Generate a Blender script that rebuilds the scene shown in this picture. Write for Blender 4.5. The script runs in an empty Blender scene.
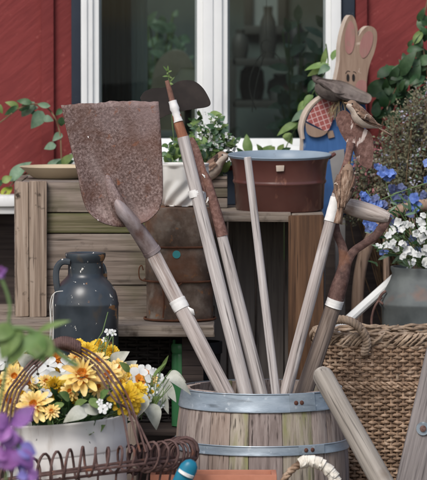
import bpy, bmesh, math, random
from mathutils import Vector as V, Matrix as MX
random.seed(7)
R = math.radians
sc = bpy.context.scene
COL = sc.collection
# ------------------------------------------------------------------ camera
FPX, CD, CH, PITCH = 4000.0, 10.7, 1.53, R(3.4)
CAM = V((0, -CD, CH))
FW = V((0, math.cos(PITCH), -math.sin(PITCH))); UP = V((0, math.sin(PITCH), math.cos(PITCH)))
def P(u, v, Y):
    d = FW + V((1, 0, 0)) * ((u - 213.5) / FPX) + UP * ((240 - v) / FPX)
    return CAM + d * ((Y + CD) / d.y)
def S(Y): return (Y + CD) / FPX          # metres per photo pixel at depth Y
cd = bpy.data.cameras.new('camera'); co = bpy.data.objects.new('camera', cd); COL.objects.link(co)
co.location = CAM; co.rotation_euler = (R(90) - PITCH, 0, 0)
cd.sensor_fit = 'VERTICAL'; cd.sensor_height = 24; cd.lens = FPX / 480 * 24
cd.clip_start = 0.1; cd.clip_end = 2000
cd.dof.use_dof = True; cd.dof.focus_distance = 10.72; cd.dof.aperture_fstop = 4.6
sc.camera = co

# ------------------------------------------------------------------ materials
def c(r, g, b, k=1.0):
    f = lambda x: ((x / 255) / 12.92 if x / 255 <= .04045 else ((x / 255 + .055) / 1.055) ** 2.4) * k
    return (f(r), f(g), f(b), 1)
def mat(name, cols, sc3=(1, 1, 1), ns=6.0, rough=.75, bump=.15, spots=(), metal=0.0, isl=0.0, obr=0.0,
        spec=.3, det=7, dist=0.0, bd=.002, hue=0.0, sss=0.0, rot=(0, 0, 0), trans=0.0):
    m = bpy.data.materials.new(name); m.use_nodes = True
    nt = m.node_tree; N = nt.nodes; L = nt.links
    b = N['Principled BSDF']; b.inputs['Roughness'].default_value = rough
    b.inputs['Metallic'].default_value = metal; b.inputs['Specular IOR Level'].default_value = spec
    tc = N.new('ShaderNodeTexCoord'); oi = N.new('ShaderNodeObjectInfo')
    add = N.new('ShaderNodeVectorMath'); add.operation = 'ADD'
    L.new(tc.outputs['Object'], add.inputs[0])
    sc_ = N.new('ShaderNodeVectorMath'); sc_.operation = 'SCALE'; sc_.inputs[0].default_value = (7, 5, 9)
    L.new(oi.outputs['Random'], sc_.inputs['Scale']); L.new(sc_.outputs[0], add.inputs[1])
    mp = N.new('ShaderNodeMapping'); mp.inputs['Scale'].default_value = sc3; 
    vr = N.new('ShaderNodeMapping'); vr.inputs['Rotation'].default_value = rot
    L.new(add.outputs[0], vr.inputs[0]); L.new(vr.outputs[0], mp.inputs[0])
    nz = N.new('ShaderNodeTexNoise'); nz.inputs['Scale'].default_value = ns; nz.inputs['Detail'].default_value = det
    nz.inputs['Roughness'].default_value = .62; nz.inputs['Distortion'].default_value = dist
    L.new(mp.outputs[0], nz.inputs['Vector'])
    cr = N.new('ShaderNodeValToRGB'); e = cr.color_ramp.elements
    if len(cols) == 1: cols = [cols[0], cols[0]]
    lo, hi = .3, .7
    e[0].position = lo; e[0].color = cols[0]; e[1].position = hi; e[1].color = cols[-1]
    for i in range(1, len(cols) - 1):
        q = e.new(lo + (hi - lo) * i / (len(cols) - 1)); q.color = cols[i]
    L.new(nz.outputs['Fac'], cr.inputs[0]); out = cr.outputs[0]
    for s in spots:
        col, sn, a, z = s[:4]
        n2 = N.new('ShaderNodeTexNoise'); n2.inputs['Scale'].default_value = sn; n2.inputs['Detail'].default_value = 5
        m2 = N.new('ShaderNodeMapping'); m2.inputs['Scale'].default_value = s[4] if len(s) > 4 else (1, 1, 1)
        m2.inputs['Location'].default_value = (sn * .37, 3.1, sn * .11)
        L.new(add.outputs[0], m2.inputs[0]); L.new(m2.outputs[0], n2.inputs['Vector'])
        mr = N.new('ShaderNodeMapRange'); mr.inputs[1].default_value = a; mr.inputs[2].default_value = z
        L.new(n2.outputs['Fac'], mr.inputs[0])
        mx = N.new('ShaderNodeMix'); mx.data_type = 'RGBA'
        L.new(mr.outputs[0], mx.inputs[0]); L.new(out, mx.inputs[6]); mx.inputs[7].default_value = col
        out = mx.outputs[2]
    if isl or obr or hue:
        hs = N.new('ShaderNodeHueSaturation')
        if isl or hue:
            ge = N.new('ShaderNodeNewGeometry'); src = ge.outputs['Random Per Island']; amt = isl
        else: src = oi.outputs['Random']; amt = obr
        mr = N.new('ShaderNodeMapRange'); mr.inputs[3].default_value = 1 - amt; mr.inputs[4].default_value = 1 + amt
        L.new(src, mr.inputs[0]); L.new(mr.outputs[0], hs.inputs['Value'])
        if hue:
            m3 = N.new('ShaderNodeMath'); m3.operation = 'MULTIPLY'; m3.inputs[1].default_value = 7.31
            m4 = N.new('ShaderNodeMath'); m4.operation = 'FRACT'
            L.new(src, m3.inputs[0]); L.new(m3.outputs[0], m4.inputs[0])
            mr2 = N.new('ShaderNodeMapRange'); mr2.inputs[3].default_value = .5 - hue; mr2.inputs[4].default_value = .5 + hue
            L.new(m4.outputs[0], mr2.inputs[0]); L.new(mr2.outputs[0], hs.inputs['Hue'])
        L.new(out, hs.inputs['Color']); out = hs.outputs[0]
    L.new(out, b.inputs['Base Color'])
    if trans:
        tb = N.new('ShaderNodeBsdfTranslucent'); L.new(out, tb.inputs['Color'])
        ms = N.new('ShaderNodeMixShader'); ms.inputs[0].default_value = trans
        L.new(b.outputs[0], ms.inputs[1]); L.new(tb.outputs[0], ms.inputs[2])
        L.new(ms.outputs[0], N['Material Output'].inputs['Surface'])
    if bump:
        bp = N.new('ShaderNodeBump'); bp.inputs['Strength'].default_value = min(1, bump * 4); bp.inputs['Distance'].default_value = bd
        L.new(nz.outputs['Fac'], bp.inputs['Height']); L.new(bp.outputs[0], b.inputs['Normal'])
    return m
def wood(name, cols, axis='z', ns=9, bump=.2, crack=True, **k):
    s = {'z': (16, 16, .55), 'x': (.55, 16, 16), 'y': (16, .55, 16)}[axis]
    if crack:
        d = tuple(x * .45 for x in cols[0][:3]) + (1,)
        s2 = {'z': (7, 7, .22), 'x': (.22, 7, 7), 'y': (7, .22, 7)}[axis]
        k['spots'] = tuple(k.get('spots', ())) + ((d, 22, .585, .70, s2), (d, 1.7, .55, 1.3))
    return mat(name, cols, s, ns, k.pop('rough', .85), bump, **k)
M = {}
M['red'] = mat('red_paint', [c(112, 45, 45), c(122, 51, 50), c(130, 56, 55)], (12, 12, 1.6), 7, .8, .14, rot=(0, R(-50), 0),
               spots=[(c(96, 36, 38), 2.2, .45, .8), (c(146, 78, 74), 50, .66, .78)], bd=.004)
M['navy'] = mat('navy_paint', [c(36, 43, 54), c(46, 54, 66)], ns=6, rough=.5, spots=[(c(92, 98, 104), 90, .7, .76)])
M['white_paint'] = mat('white_paint', [c(222, 224, 224), c(236, 238, 237)], ns=4, rough=.4, bump=.03, spots=[(c(190, 192, 190), 14, .6, .8, (1, 1, .3))])
M['gasket'] = mat('grey_gasket', [c(120, 128, 128), c(140, 147, 146)], rough=.6)
M['shade_boards'] = wood('shade_dark_board', [c(52, 44, 42), c(68, 59, 55), c(82, 71, 66)], 'x', 5)  # shade low on the wall put into a dark board colour
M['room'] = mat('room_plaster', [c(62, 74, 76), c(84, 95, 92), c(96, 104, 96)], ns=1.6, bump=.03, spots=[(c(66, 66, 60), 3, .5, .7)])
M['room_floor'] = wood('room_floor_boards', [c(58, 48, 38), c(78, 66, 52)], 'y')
M['gw'] = wood('grey_crate_wood', [c(92, 82, 74), c(122, 110, 101), c(144, 132, 122)], 'x', 7, .3, spots=[(c(62, 52, 45), 30, .62, .8), (c(136, 130, 124), 7, .52, .75, (.5, 1, 3)), (c(88, 88, 62), 5, .55, .8)], obr=.16)
M['gwz'] = wood('grey_post_wood', [c(112, 96, 84), c(148, 131, 116), c(172, 157, 143)], 'z', 7, .3, spots=[(c(54, 44, 36), 30, .62, .72)], obr=.14)
M['moss'] = wood('mossy_crate_wood', [c(70, 66, 46), c(104, 98, 74), c(132, 122, 104)], 'x', 7, .3, spots=[(c(92, 100, 58), 9, .45, .72, (.35, 1, 1.6))])
M['brownz'] = wood('brown_crate_wood', [c(66, 48, 36), c(94, 68, 49), c(116, 88, 66)], 'z', 5, .2, spots=[(c(66, 48, 36), 12, .55, .8, (2, 2, .4))])
M['inner'] = wood('brightened_inside_wood', [c(142, 135, 130), c(170, 162, 156), c(186, 179, 172)], 'z', 5)  # colour lightened to make up for the crate's dim inside
M['plank'] = wood('bench_plank_wood', [c(96, 84, 74), c(138, 126, 114), c(158, 148, 138)], 'x', 7, .3, spots=[(c(66, 56, 48), 20, .56, .72)])
M['shaft'] = wood('silvered_shaft_wood', [c(134, 124, 119), c(170, 160, 155), c(196, 188, 184)], 'z', 9, .2, spots=[(c(112, 92, 82), 9, .6, .74, (4, 4, .5)), (c(214, 208, 204), 12, .6, .75, (3, 3, .6)), (c(80, 62, 54), 40, .72, .77, (2, 2, .4))], obr=.13)
M['shaft_white'] = wood('pale_shaft_wood', [c(152, 144, 141), c(186, 179, 176), c(210, 205, 202)], 'z', 9, .2, spots=[(c(140, 122, 112), 10, .62, .74, (4, 4, .5))])
M['shaft_grey'] = wood('dull_shaft_wood', [c(104, 92, 86), c(136, 122, 112), c(156, 142, 132)], 'z', 9, .2, spots=[(c(80, 66, 58), 12, .6, .75, (4, 4, .5))])
M['copper_wood'] = mat('stained_shaft_wood', [c(120, 78, 58), c(150, 100, 76), c(178, 138, 112)], (3, 3, 1), 20, .7)
M['rust_blade'] = mat('rusted_blade_steel', [c(72, 53, 47), c(112, 91, 86), c(150, 131, 126)], (1, 1, .9), 170, .6, .3,
    spots=[(c(104, 70, 56), 6, .5, .72), (c(146, 130, 130), 4, .52, .74), (c(88, 58, 46), 16, .6, .72), (c(130, 84, 62), 40, .64, .72), (c(98, 72, 62), 7, .52, .74, (1.6, 1, .22)), (c(150, 134, 130), 9, .55, .78, (1.6, 1, .18)), (c(232, 230, 226), 30, .69, .70, (1, 1, .42))], det=3, spec=.4)
M['rust_sock'] = mat('rusted_socket_steel', [c(104, 88, 85), c(144, 131, 130), c(170, 161, 163)], (1, 1, .4), 30, .55, .25, spots=[(c(96, 62, 48), 14, .56, .72)], metal=.25)
M['dark_blade'] = mat('dark_blade_steel', [c(36, 31, 29), c(46, 40, 38), c(60, 52, 48)], ns=14, rough=.65, spots=[(c(78, 58, 46), 10, .62, .78)])
M['rust'] = mat('orange_rust_steel', [c(88, 64, 58), c(116, 86, 78), c(142, 112, 104)], ns=90, rough=.85, bump=.25, spots=[(c(136, 98, 80), 9, .56, .8), (c(206, 190, 182), 30, .635, .66, (1, 1, .35))])
M['rust_dk'] = mat('dark_rust_steel', [c(70, 50, 46), c(96, 72, 66), c(124, 98, 90)], ns=70, rough=.7, bump=.2, spots=[(c(136, 92, 66), 10, .6, .75)])
M['tape'] = mat('white_tape', [c(214, 213, 210), c(236, 235, 232)], ns=40, rough=.7, bump=.15, spots=[(c(176, 168, 160), 24, .56, .74)])
M['galv'] = mat('galvanised_hoop', [c(118, 130, 140), c(148, 160, 170), c(172, 183, 192)], (1, 1, 3), 9, .42, .08, metal=.35, spots=[(c(184, 192, 198), 60, .62, .72), (c(116, 104, 94), 9, .6, .76, (1, 1, 2)), (c(100, 108, 114), 26, .62, .74, (.3, .3, 2))])
M['rivet'] = mat('rusty_rivet', [c(76, 50, 42), c(104, 70, 58)], ns=60, rough=.8)
for i, (a, b_, d, mo) in enumerate([((126, 111, 104), (160, 146, 138), (182, 169, 160), 0), ((112, 99, 94), (146, 133, 128), (170, 158, 152), 0),
        ((124, 114, 102), (160, 150, 136), (182, 172, 158), 1), ((138, 120, 108), (168, 150, 138), (188, 172, 160), 0)]):
    M['stave%d' % i] = wood('barrel_stave_%s_oak' % ['brown', 'grey', 'mossy', 'tan'][i], [c(*a), c(*b_), c(*d)], 'z', 5, .25,
        spots=[(c(92, 78, 72), 14, .58, .76, (3, 3, .4))] + ([(c(140, 140, 98), 16, .48, .68, (3, 3, .35))] if mo else []), obr=.1)
M['soil'] = mat('dark_soil', [c(30, 24, 20), c(52, 42, 34)], ns=60, rough=.95, bump=.4)
M['churn_black'] = mat('black_enamel', [c(42, 48, 53), c(51, 58, 64), c(64, 72, 79)], ns=9, rough=.3, bump=.04, spec=.5,
    spots=[(c(74, 80, 86), 6, .54, .76), (c(76, 72, 68), 26, .62, .7, (1, 1, .5)), (c(150, 108, 70), 12, .63, .65, (.8, .8, 1.9)), (c(206, 204, 196), 70, .675, .685, (1, 1, .6))])
M['churn_grey'] = mat('dull_zinc', [c(84, 90, 91), c(106, 112, 112), c(122, 128, 126)], ns=8, rough=.6, bump=.1, spots=[(c(138, 104, 88), 12, .6, .8), (c(70, 72, 72), 4, .55, .75)])
M['tin'] = mat('rusty_tin', [c(70, 54, 43), c(102, 86, 74), c(130, 116, 104)], (1, 1, 1), 26, .55, .2, spots=[(c(118, 76, 50), 8, .5, .72), (c(62, 48, 40), 5, .52, .72), (c(138, 128, 116), 18, .6, .74), (c(140, 96, 62), 50, .62, .72)])
M['tin_rust'] = mat('tin_seam_rust', [c(74, 46, 34), c(108, 70, 48)], ns=40, rough=.85)
M['cyan'] = mat('cyan_sticker', [c(70, 158, 160)], rough=.5, bump=0)
M['cream_enamel'] = mat('cream_enamel', [c(222, 219, 211), c(234, 231, 225)], ns=5, rough=.35, bump=.02, spots=[(c(168, 158, 142), 7, .6, .8)])
M['dish'] = mat('cream_stoneware', [c(186, 170, 142), c(204, 188, 160)], ns=6, rough=.6, bump=.05)
M['enamel_red'] = mat('oxblood_enamel', [c(82, 51, 46), c(92, 58, 52), c(102, 66, 59)], ns=5, rough=.24, bump=.03, spec=.45, spots=[(c(128, 88, 74), 30, .66, .74, (1, 1, .5)), (c(58, 50, 48), 14, .68, .73), (c(70, 42, 39), 6, .6, .8)])
M['enamel_blue'] = mat('grey_blue_enamel', [c(124, 140, 154), c(146, 160, 172)], ns=8, rough=.4, bump=.03, spots=[(c(66, 58, 54), 18, .64, .72)])
M['b_face'] = mat('tan_paint', [c(122, 100, 86), c(140, 118, 102), c(152, 131, 115)], (12, 1, 1.2), 6, .7, .08, spots=[(c(112, 92, 78), 9, .56, .78), (c(178, 160, 146), 40, .66, .75)])
M['b_edge'] = mat('cream_edge_paint', [c(176, 160, 146), c(198, 184, 170)], ns=20, rough=.75)
M['b_pink'] = mat('pink_paint', [c(140, 98, 94), c(156, 114, 108)], (12, 1, 1.2), 6, .7, .05, spots=[(c(136, 112, 100), 18, .58, .74)])
M['b_blue'] = mat('blue_paint', [c(44, 82, 132), c(60, 100, 152)], (10, 1, 1.2), 6, .6, .06, spots=[(c(110, 132, 160), 40, .64, .74), (c(40, 66, 104), 8, .56, .76)])
M['b_grey'] = mat('grey_board', [c(118, 116, 116), c(140, 138, 136)], ns=9, rough=.8)
M['b_black'] = mat('black_ink', [c(24, 20, 20)], rough=.6, bump=0)
M['felt'] = mat('raffia_felt', [c(72, 64, 60), c(102, 92, 87), c(130, 119, 112)], (1, 1, 1), 50, .9, .35, spots=[(c(140, 130, 122), 6, .56, .75)])
M['raffia'] = mat('raffia_straw', [c(120, 104, 78), c(160, 144, 112)], ns=30, rough=.9, isl=.25)
def plaid():
    m = mat('red_plaid', [c(136, 72, 70), c(152, 84, 80)], ns=20, rough=.8, bump=.03)
    nt = m.node_tree; N = nt.nodes; L = nt.links; b = N['Principled BSDF']
    old = b.inputs['Base Color'].links[0].from_socket
    tc = N.new('ShaderNodeTexCoord'); mp = N.new('ShaderNodeMapping'); mp.inputs['Rotation'].default_value = (0, R(20), 0)
    L.new(tc.outputs['Object'], mp.inputs[0]); out = old
    for ax in ('X', 'Z'):
        w = N.new('ShaderNodeTexWave'); w.bands_direction = ax; w.inputs['Scale'].default_value = 21; w.inputs['Distortion'].default_value = .4
        L.new(mp.outputs[0], w.inputs['Vector'])
        mr = N.new('ShaderNodeMapRange'); mr.inputs[1].default_value = .93; mr.inputs[2].default_value = .98
        L.new(w.outputs['Fac'], mr.inputs[0])
        mx = N.new('ShaderNodeMix'); mx.data_type = 'RGBA'; L.new(mr.outputs[0], mx.inputs[0]); L.new(out, mx.inputs[6])
        mx.inputs[7].default_value = c(198, 170, 166); out = mx.outputs[2]
    L.new(out, b.inputs['Base Color']); return m
M['plaid'] = plaid()
M['wicker'] = mat('wicker_cane', [c(98, 78, 64), c(146, 121, 99), c(186, 162, 140)], (1, 1, 1), 34, .65, .1, isl=.24, spots=[(c(78, 58, 45), 7, .5, .75), (c(184, 164, 142), 20, .62, .75)])
M['wicker_pale'] = mat('pale_wicker_cane', [c(116, 97, 81), c(160, 139, 118), c(190, 170, 150)], ns=24, rough=.75, isl=.15)
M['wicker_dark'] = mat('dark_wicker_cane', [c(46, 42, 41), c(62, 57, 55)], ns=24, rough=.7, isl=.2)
M['wire'] = mat('rusty_wire', [c(68, 50, 48), c(94, 72, 68), c(116, 93, 88)], ns=40, rough=.75, bump=.15, spots=[(c(122, 76, 54), 30, .6, .75)])
M['white_enamel'] = mat('white_enamel', [c(228, 226, 223), c(238, 236, 234)], ns=4, rough=.4, bump=.03, spots=[(c(182, 172, 162), 16, .6, .78, (2, 2, .4)), (c(60, 54, 50), 38, .71, .735)])
M['terra'] = mat('terracotta', [c(168, 110, 88), c(190, 130, 106)], ns=14, rough=.85, bump=.1)
M['blue_plastic'] = mat('teal_plastic', [c(26, 104, 130), c(36, 122, 148)], rough=.35, bump=0)
M['green_glass'] = mat('green_plastic', [c(50, 104, 64), c(66, 124, 80)], rough=.3, bump=.02)
M['black_pot'] = mat('black_pot', [c(24, 26, 28), c(34, 36, 38)], rough=.5)
M['grip'] = wood('worn_grip_wood', [c(150, 138, 130), c(182, 170, 162), c(204, 194, 186)], 'x', 9, .15, spots=[(c(104, 74, 56), 10, .6, .75)])
M['hand'] = wood('weathered_handle_wood', [c(124, 117, 109), c(150, 143, 134), c(170, 163, 154)], 'z', 5, .12, spots=[(c(118, 104, 92), 8, .6, .78)])
M['post'] = wood('grey_post_boards', [c(104, 98, 97), c(138, 131, 129), c(158, 151, 148)], 'z', 11, .35)
M['bent'] = wood('bentwood', [c(122, 100, 86), c(152, 129, 112), c(172, 150, 133)], 'z', 7, .15)
M['cloth'] = mat('unbleached_cloth', [c(190, 182, 168), c(220, 214, 202), c(232, 228, 218)], ns=60, rough=.95, bump=.3, spots=[(c(168, 152, 132), 18, .58, .78)])
M['string'] = mat('white_string', [c(190, 188, 182), c(210, 208, 202)], rough=.9)
M['leaf'] = mat('ivy_leaf', [c(40, 66, 42), c(60, 90, 58), c(82, 112, 78)], ns=30, rough=.45, bump=.1, isl=.25, hue=.015, spec=.35, trans=.2)
M['leaf_dk'] = mat('dark_leaf', [c(34, 56, 34), c(48, 76, 44), c(62, 92, 58)], ns=30, rough=.45, bump=.1, isl=.25, hue=.015, spec=.35, trans=.15)
M['leaf_lt'] = mat('bright_leaf', [c(88, 114, 62), c(114, 140, 80), c(142, 164, 104)], ns=25, rough=.5, bump=.08, isl=.25, hue=.015, trans=.3)
M['leaf_gr'] = mat('bluish_leaf', [c(82, 112, 88), c(110, 138, 112), c(136, 158, 134)], ns=30, rough=.5, bump=.1, isl=.2, trans=.2)
M['leaf_yel'] = mat('variegated_leaf', [c(74, 108, 46), c(140, 160, 60), c(196, 196, 84)], ns=28, rough=.5, bump=.08, isl=.15, trans=.25)
M['leaf_sil'] = mat('silver_leaf', [c(146, 150, 136), c(182, 184, 172), c(204, 204, 194)], ns=24, rough=.8, bump=.1, isl=.12, trans=.15)
M['stem'] = mat('green_stem', [c(86, 110, 66), c(112, 136, 86)], ns=20, rough=.6)
M['stem_br'] = mat('brown_stem', [c(98, 78, 58), c(132, 108, 84)], ns=30, rough=.8)
M['dry'] = mat('dry_heather_leaf', [c(70, 72, 56), c(98, 97, 76), c(126, 120, 98)], ns=30, rough=.8, bump=0, isl=.38, hue=.012)
M['dry_fl'] = mat('faded_heather_flower', [c(104, 98, 88), c(132, 124, 114)], ns=30, rough=.8, isl=.35, hue=.015, bump=0)
M['lav'] = mat('pale_lavender_petal', [c(140, 140, 158), c(176, 176, 190)], rough=.7, isl=.2, bump=0)
M['pinkfl'] = mat('dusky_pink_petal', [c(150, 92, 98), c(176, 120, 122)], rough=.7, isl=.2, bump=0)
M['bluefl'] = mat('blue_petal', [c(70, 98, 172), c(104, 132, 200), c(158, 176, 224)], ns=40, rough=.6, isl=.25, bump=0, trans=.2)
M['bluegr'] = mat('dusky_blue_petal', [c(92, 102, 146), c(122, 132, 170)], ns=40, rough=.6, isl=.3, bump=0, trans=.2)
M['whitefl'] = mat('white_petal', [c(214, 216, 214), c(232, 234, 230)], ns=40, rough=.6, isl=.08, bump=0, trans=.2)
M['yel'] = mat('pale_yellow_petal', [c(238, 194, 96), c(246, 218, 138), c(250, 232, 180)], ns=26, rough=.6, isl=.08, hue=.01, bump=.02, trans=.2)
M['must'] = mat('mustard_petal', [c(214, 168, 34), c(234, 196, 52), c(244, 216, 96)], ns=30, rough=.6, isl=.12, bump=.02, trans=.2)
M['oran'] = mat('orange_petal', [c(206, 120, 30), c(224, 146, 50)], ns=40, rough=.6, isl=.15, bump=.02, trans=.15)
M['fl_c'] = mat('amber_flower_centre', [c(150, 84, 24), c(206, 128, 40)], ns=120, rough=.8, bump=.3)
M['purp'] = mat('purple_petal', [c(118, 72, 138), c(148, 100, 166), c(174, 132, 190)], ns=24, rough=.6, isl=.2, hue=.02, bump=.05, trans=.25)
M['viol'] = mat('violet_blue_petal', [c(112, 104, 178), c(142, 134, 198)], ns=24, rough=.6, isl=.15, bump=.05, trans=.25)
M['sp_brown'] = mat('streaked_brown_feathers', [c(60, 46, 40), c(136, 110, 92), c(188, 166, 148)], (3.5, 16, 16), 9, .9, .15, spots=[(c(52, 40, 34), 30, .58, .66, (.6, 1, 1))])
M['sp_chest'] = mat('chestnut_feathers', [c(104, 80, 68), c(134, 106, 90)], (3, 10, 10), 14, .9, .1)
M['sp_pale'] = mat('buff_feathers', [c(166, 150, 136), c(190, 176, 162), c(206, 194, 182)], (3, 8, 8), 14, .9, .1)
M['sp_cap'] = mat('grey_brown_cap_feathers', [c(122, 100, 84), c(150, 128, 110)], ns=40, rough=.9)
M['beak'] = mat('horn_beak', [c(120, 96, 70), c(140, 116, 84)], rough=.5, bump=0)
M['leg_pink'] = mat('bird_leg_skin', [c(140, 104, 92)], rough=.6, bump=0)
M['eye'] = mat('bird_eye', [c(12, 10, 10)], rough=.15, bump=0, spec=.5)
M['gravel'] = mat('gravel', [c(72, 68, 62), c(104, 98, 90), c(128, 122, 112)], ns=40, rough=.95, bump=.4, bd=.02)
M['fabric'] = mat('pale_upholstery', [c(190, 184, 160), c(206, 200, 176)], ns=40, rough=.9)
M['shade'] = mat('straw_lampshade', [c(226, 214, 176), c(236, 226, 190)], ns=30, rough=.9)
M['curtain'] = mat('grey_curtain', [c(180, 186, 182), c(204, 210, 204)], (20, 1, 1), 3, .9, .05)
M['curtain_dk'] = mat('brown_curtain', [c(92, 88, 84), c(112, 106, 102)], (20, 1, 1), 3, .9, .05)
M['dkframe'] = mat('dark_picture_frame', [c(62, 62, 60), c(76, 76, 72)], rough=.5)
M['glassy'] = None
def glass():
    m = bpy.data.materials.new('window_glass'); m.use_nodes = True
    nt = m.node_tree; N = nt.nodes; L = nt.links; N.remove(N['Principled BSDF'])
    t = N.new('ShaderNodeBsdfTransparent'); t.inputs[0].default_value = (.72, .78, .76, 1)
    g = N.new('ShaderNodeBsdfGlossy'); g.inputs['Roughness'].default_value = .03
    fr = N.new('ShaderNodeFresnel'); fr.inputs[0].default_value = 1.5
    mx = N.new('ShaderNodeMixShader'); L.new(fr.outputs[0], mx.inputs[0]); L.new(t.outputs[0], mx.inputs[1]); L.new(g.outputs[0], mx.inputs[2])
    L.new(mx.outputs[0], N['Material Output'].inputs['Surface']); return m
M['glass'] = glass()

# ------------------------------------------------------------------ geometry helpers
def catmull(pts, n):
    p = [tuple(map(float, q)) for q in pts]
    p = [p[0]] + p + [p[-1]]; out = []
    segs = len(p) - 3
    for i in range(n):
        t = i / (n - 1) * segs; k = min(int(t), segs - 1); t -= k
        a, b, cc, d = p[k:k + 4]
        out.append(tuple(.5 * (2 * b[j] + (cc[j] - a[j]) * t + (2 * a[j] - 5 * b[j] + 4 * cc[j] - d[j]) * t * t + (3 * b[j] - a[j] - 3 * cc[j] + d[j]) * t ** 3) for j in range(len(b))))
    return out
class G:
    def __init__(s): s.v = []; s.f = []; s.m = []
    def add(s, vs, fs, mi=0):
        o = len(s.v); s.v += [V(q) for q in vs]; s.f += [[i + o for i in f] for f in fs]; s.m += [mi] * len(fs)
    def tube(s, pts, rad, n=8, mi=0, caps=True, closed=False, flat=1.0, ref=None):
        pts = [V(p) for p in pts]; k = len(pts)
        if not hasattr(rad, '__len__'): rad = [rad] * k
        vs, fs = [], []; nrm = None
        for i in range(k):
            if closed: t = pts[(i + 1) % k] - pts[i - 1]
            else: t = pts[min(i + 1, k - 1)] - pts[max(i - 1, 0)]
            if t.length < 1e-9: t = V((0, 0, 1))
            t.normalize()
            if nrm is None:
                a = V(ref) if ref else (V((0, -1, 0)) if abs(t.y) < .9 else V((1, 0, 0)))
                nrm = (a - t * a.dot(t)).normalized()
            else:
                q = nrm - t * nrm.dot(t)
                nrm = q.normalized() if q.length > 1e-6 else nrm
            bn = t.cross(nrm)
            for j in range(n):
                a = 2 * math.pi * j / n
                vs.append(pts[i] + (nrm * math.cos(a) * flat + bn * math.sin(a)) * rad[i])
        for i in range(k if closed else k - 1):
            i2 = (i + 1) % k
            for j in range(n): fs.append([i * n + j, i * n + (j + 1) % n, i2 * n + (j + 1) % n, i2 * n + j])
        if caps and not closed:
            fs.append(list(range(n))[::-1]); fs.append([(k - 1) * n + j for j in range(n)])
        s.add(vs, fs, mi)
    def lathe(s, prof, ctr, n=48, mi=0, fn=None, mtx=None):
        ctr = V(ctr); vs, fs = [], []; k = len(prof)
        for r, z in prof:
            for j in range(n):
                a = 2 * math.pi * j / n; rr = r * (fn(a, z) if fn else 1)
                q = V((rr * math.cos(a), rr * math.sin(a), z))
                vs.append(ctr + (mtx @ q if mtx else q))
        for i in range(k - 1):
            for j in range(n): fs.append([i * n + j, i * n + (j + 1) % n, (i + 1) * n + (j + 1) % n, (i + 1) * n + j])
        s.add(vs, fs, mi)
    def box(s, a, b, bev=.003, mi=0, mtx=None, jit=0):
        a, b = V(a), V(b); bm = bmesh.new(); bmesh.ops.create_cube(bm, size=1)
        for v in bm.verts:
            v.co = V(((v.co.x + .5) * (b.x - a.x) + a.x, (v.co.y + .5) * (b.y - a.y) + a.y, (v.co.z + .5) * (b.z - a.z) + a.z))
            if jit: v.co += V([random.uniform(-jit, jit) for _ in range(3)])
        if bev: bmesh.ops.bevel(bm, geom=bm.edges[:], offset=bev, segments=2, affect='EDGES', profile=.6)
        bm.verts.index_update()
        s.add([mtx @ v.co if mtx else v.co.copy() for v in bm.verts], [[v.index for v in f.verts] for f in bm.faces], mi); bm.free()
    def prism(s, outl, depth, mi=0, mi_side=None, push=None):
        """outl: world points of the front outline; extruded by vector depth"""
        n = len(outl); d = V(depth); vs = [V(q) for q in outl] + [V(q) + d for q in outl]
        s.add(vs, [list(range(n)), list(range(n, 2 * n))[::-1]], mi)
        s.add(vs, [[i, i + n, (i + 1) % n + n, (i + 1) % n] for i in range(n)], mi if mi_side is None else mi_side)
    def leaf(s, base, tip, nrm, w, mi=0, droop=.15, fold=.25, shape=.8, seg=5, blunt=False):
        base, tip = V(base), V(tip); ax = tip - base; L = ax.length
        if L < 1e-6: return
        ax.normalize(); nrm = V(nrm); nrm = (nrm - ax * nrm.dot(ax))
        nrm = nrm.normalized() if nrm.length > 1e-6 else V((0, -1, 0))
        sd = ax.cross(nrm); vs, fs = [], []
        for i in range(seg + 1):
            t = i / seg; ww = w * .5 * max(.02, math.sin(math.pi * t ** shape) ** .85) if i < seg else w * .01
            if i == 0: ww = w * .03
            if blunt: ww = w * .5 * (.22, .42, .68, .9, 1, .86, .36)[i]
            c0 = base + ax * L * t + nrm * (-droop * L * (t - .35) ** 2 * 1.6)
            vs += [c0 - sd * ww + nrm * fold * ww, c0, c0 + sd * ww + nrm * fold * ww]
        for i in range(seg):
            for j in (0, 1): fs.append([i * 3 + j, i * 3 + j + 1, i * 3 + j + 4, i * 3 + j + 3])
        s.add(vs, fs, mi)
    def ball(s, ctr, r, n=10, mi=0, sc3=(1, 1, 1)):
        ctr = V(ctr); prof = [(math.sin(math.pi * i / n) * r + 1e-5, -math.cos(math.pi * i / n) * r) for i in range(n + 1)]
        s.lathe(prof, ctr, n * 2, mi, mtx=MX.Diagonal(V(sc3)).to_3x3())
WMX = {}
def tag(o, label=None, cat=None, group=None, kind=None):
    if label: o['label'] = label
    if cat: o['category'] = cat
    if group: o['group'] = group
    if kind: o['kind'] = kind
    return o
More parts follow.
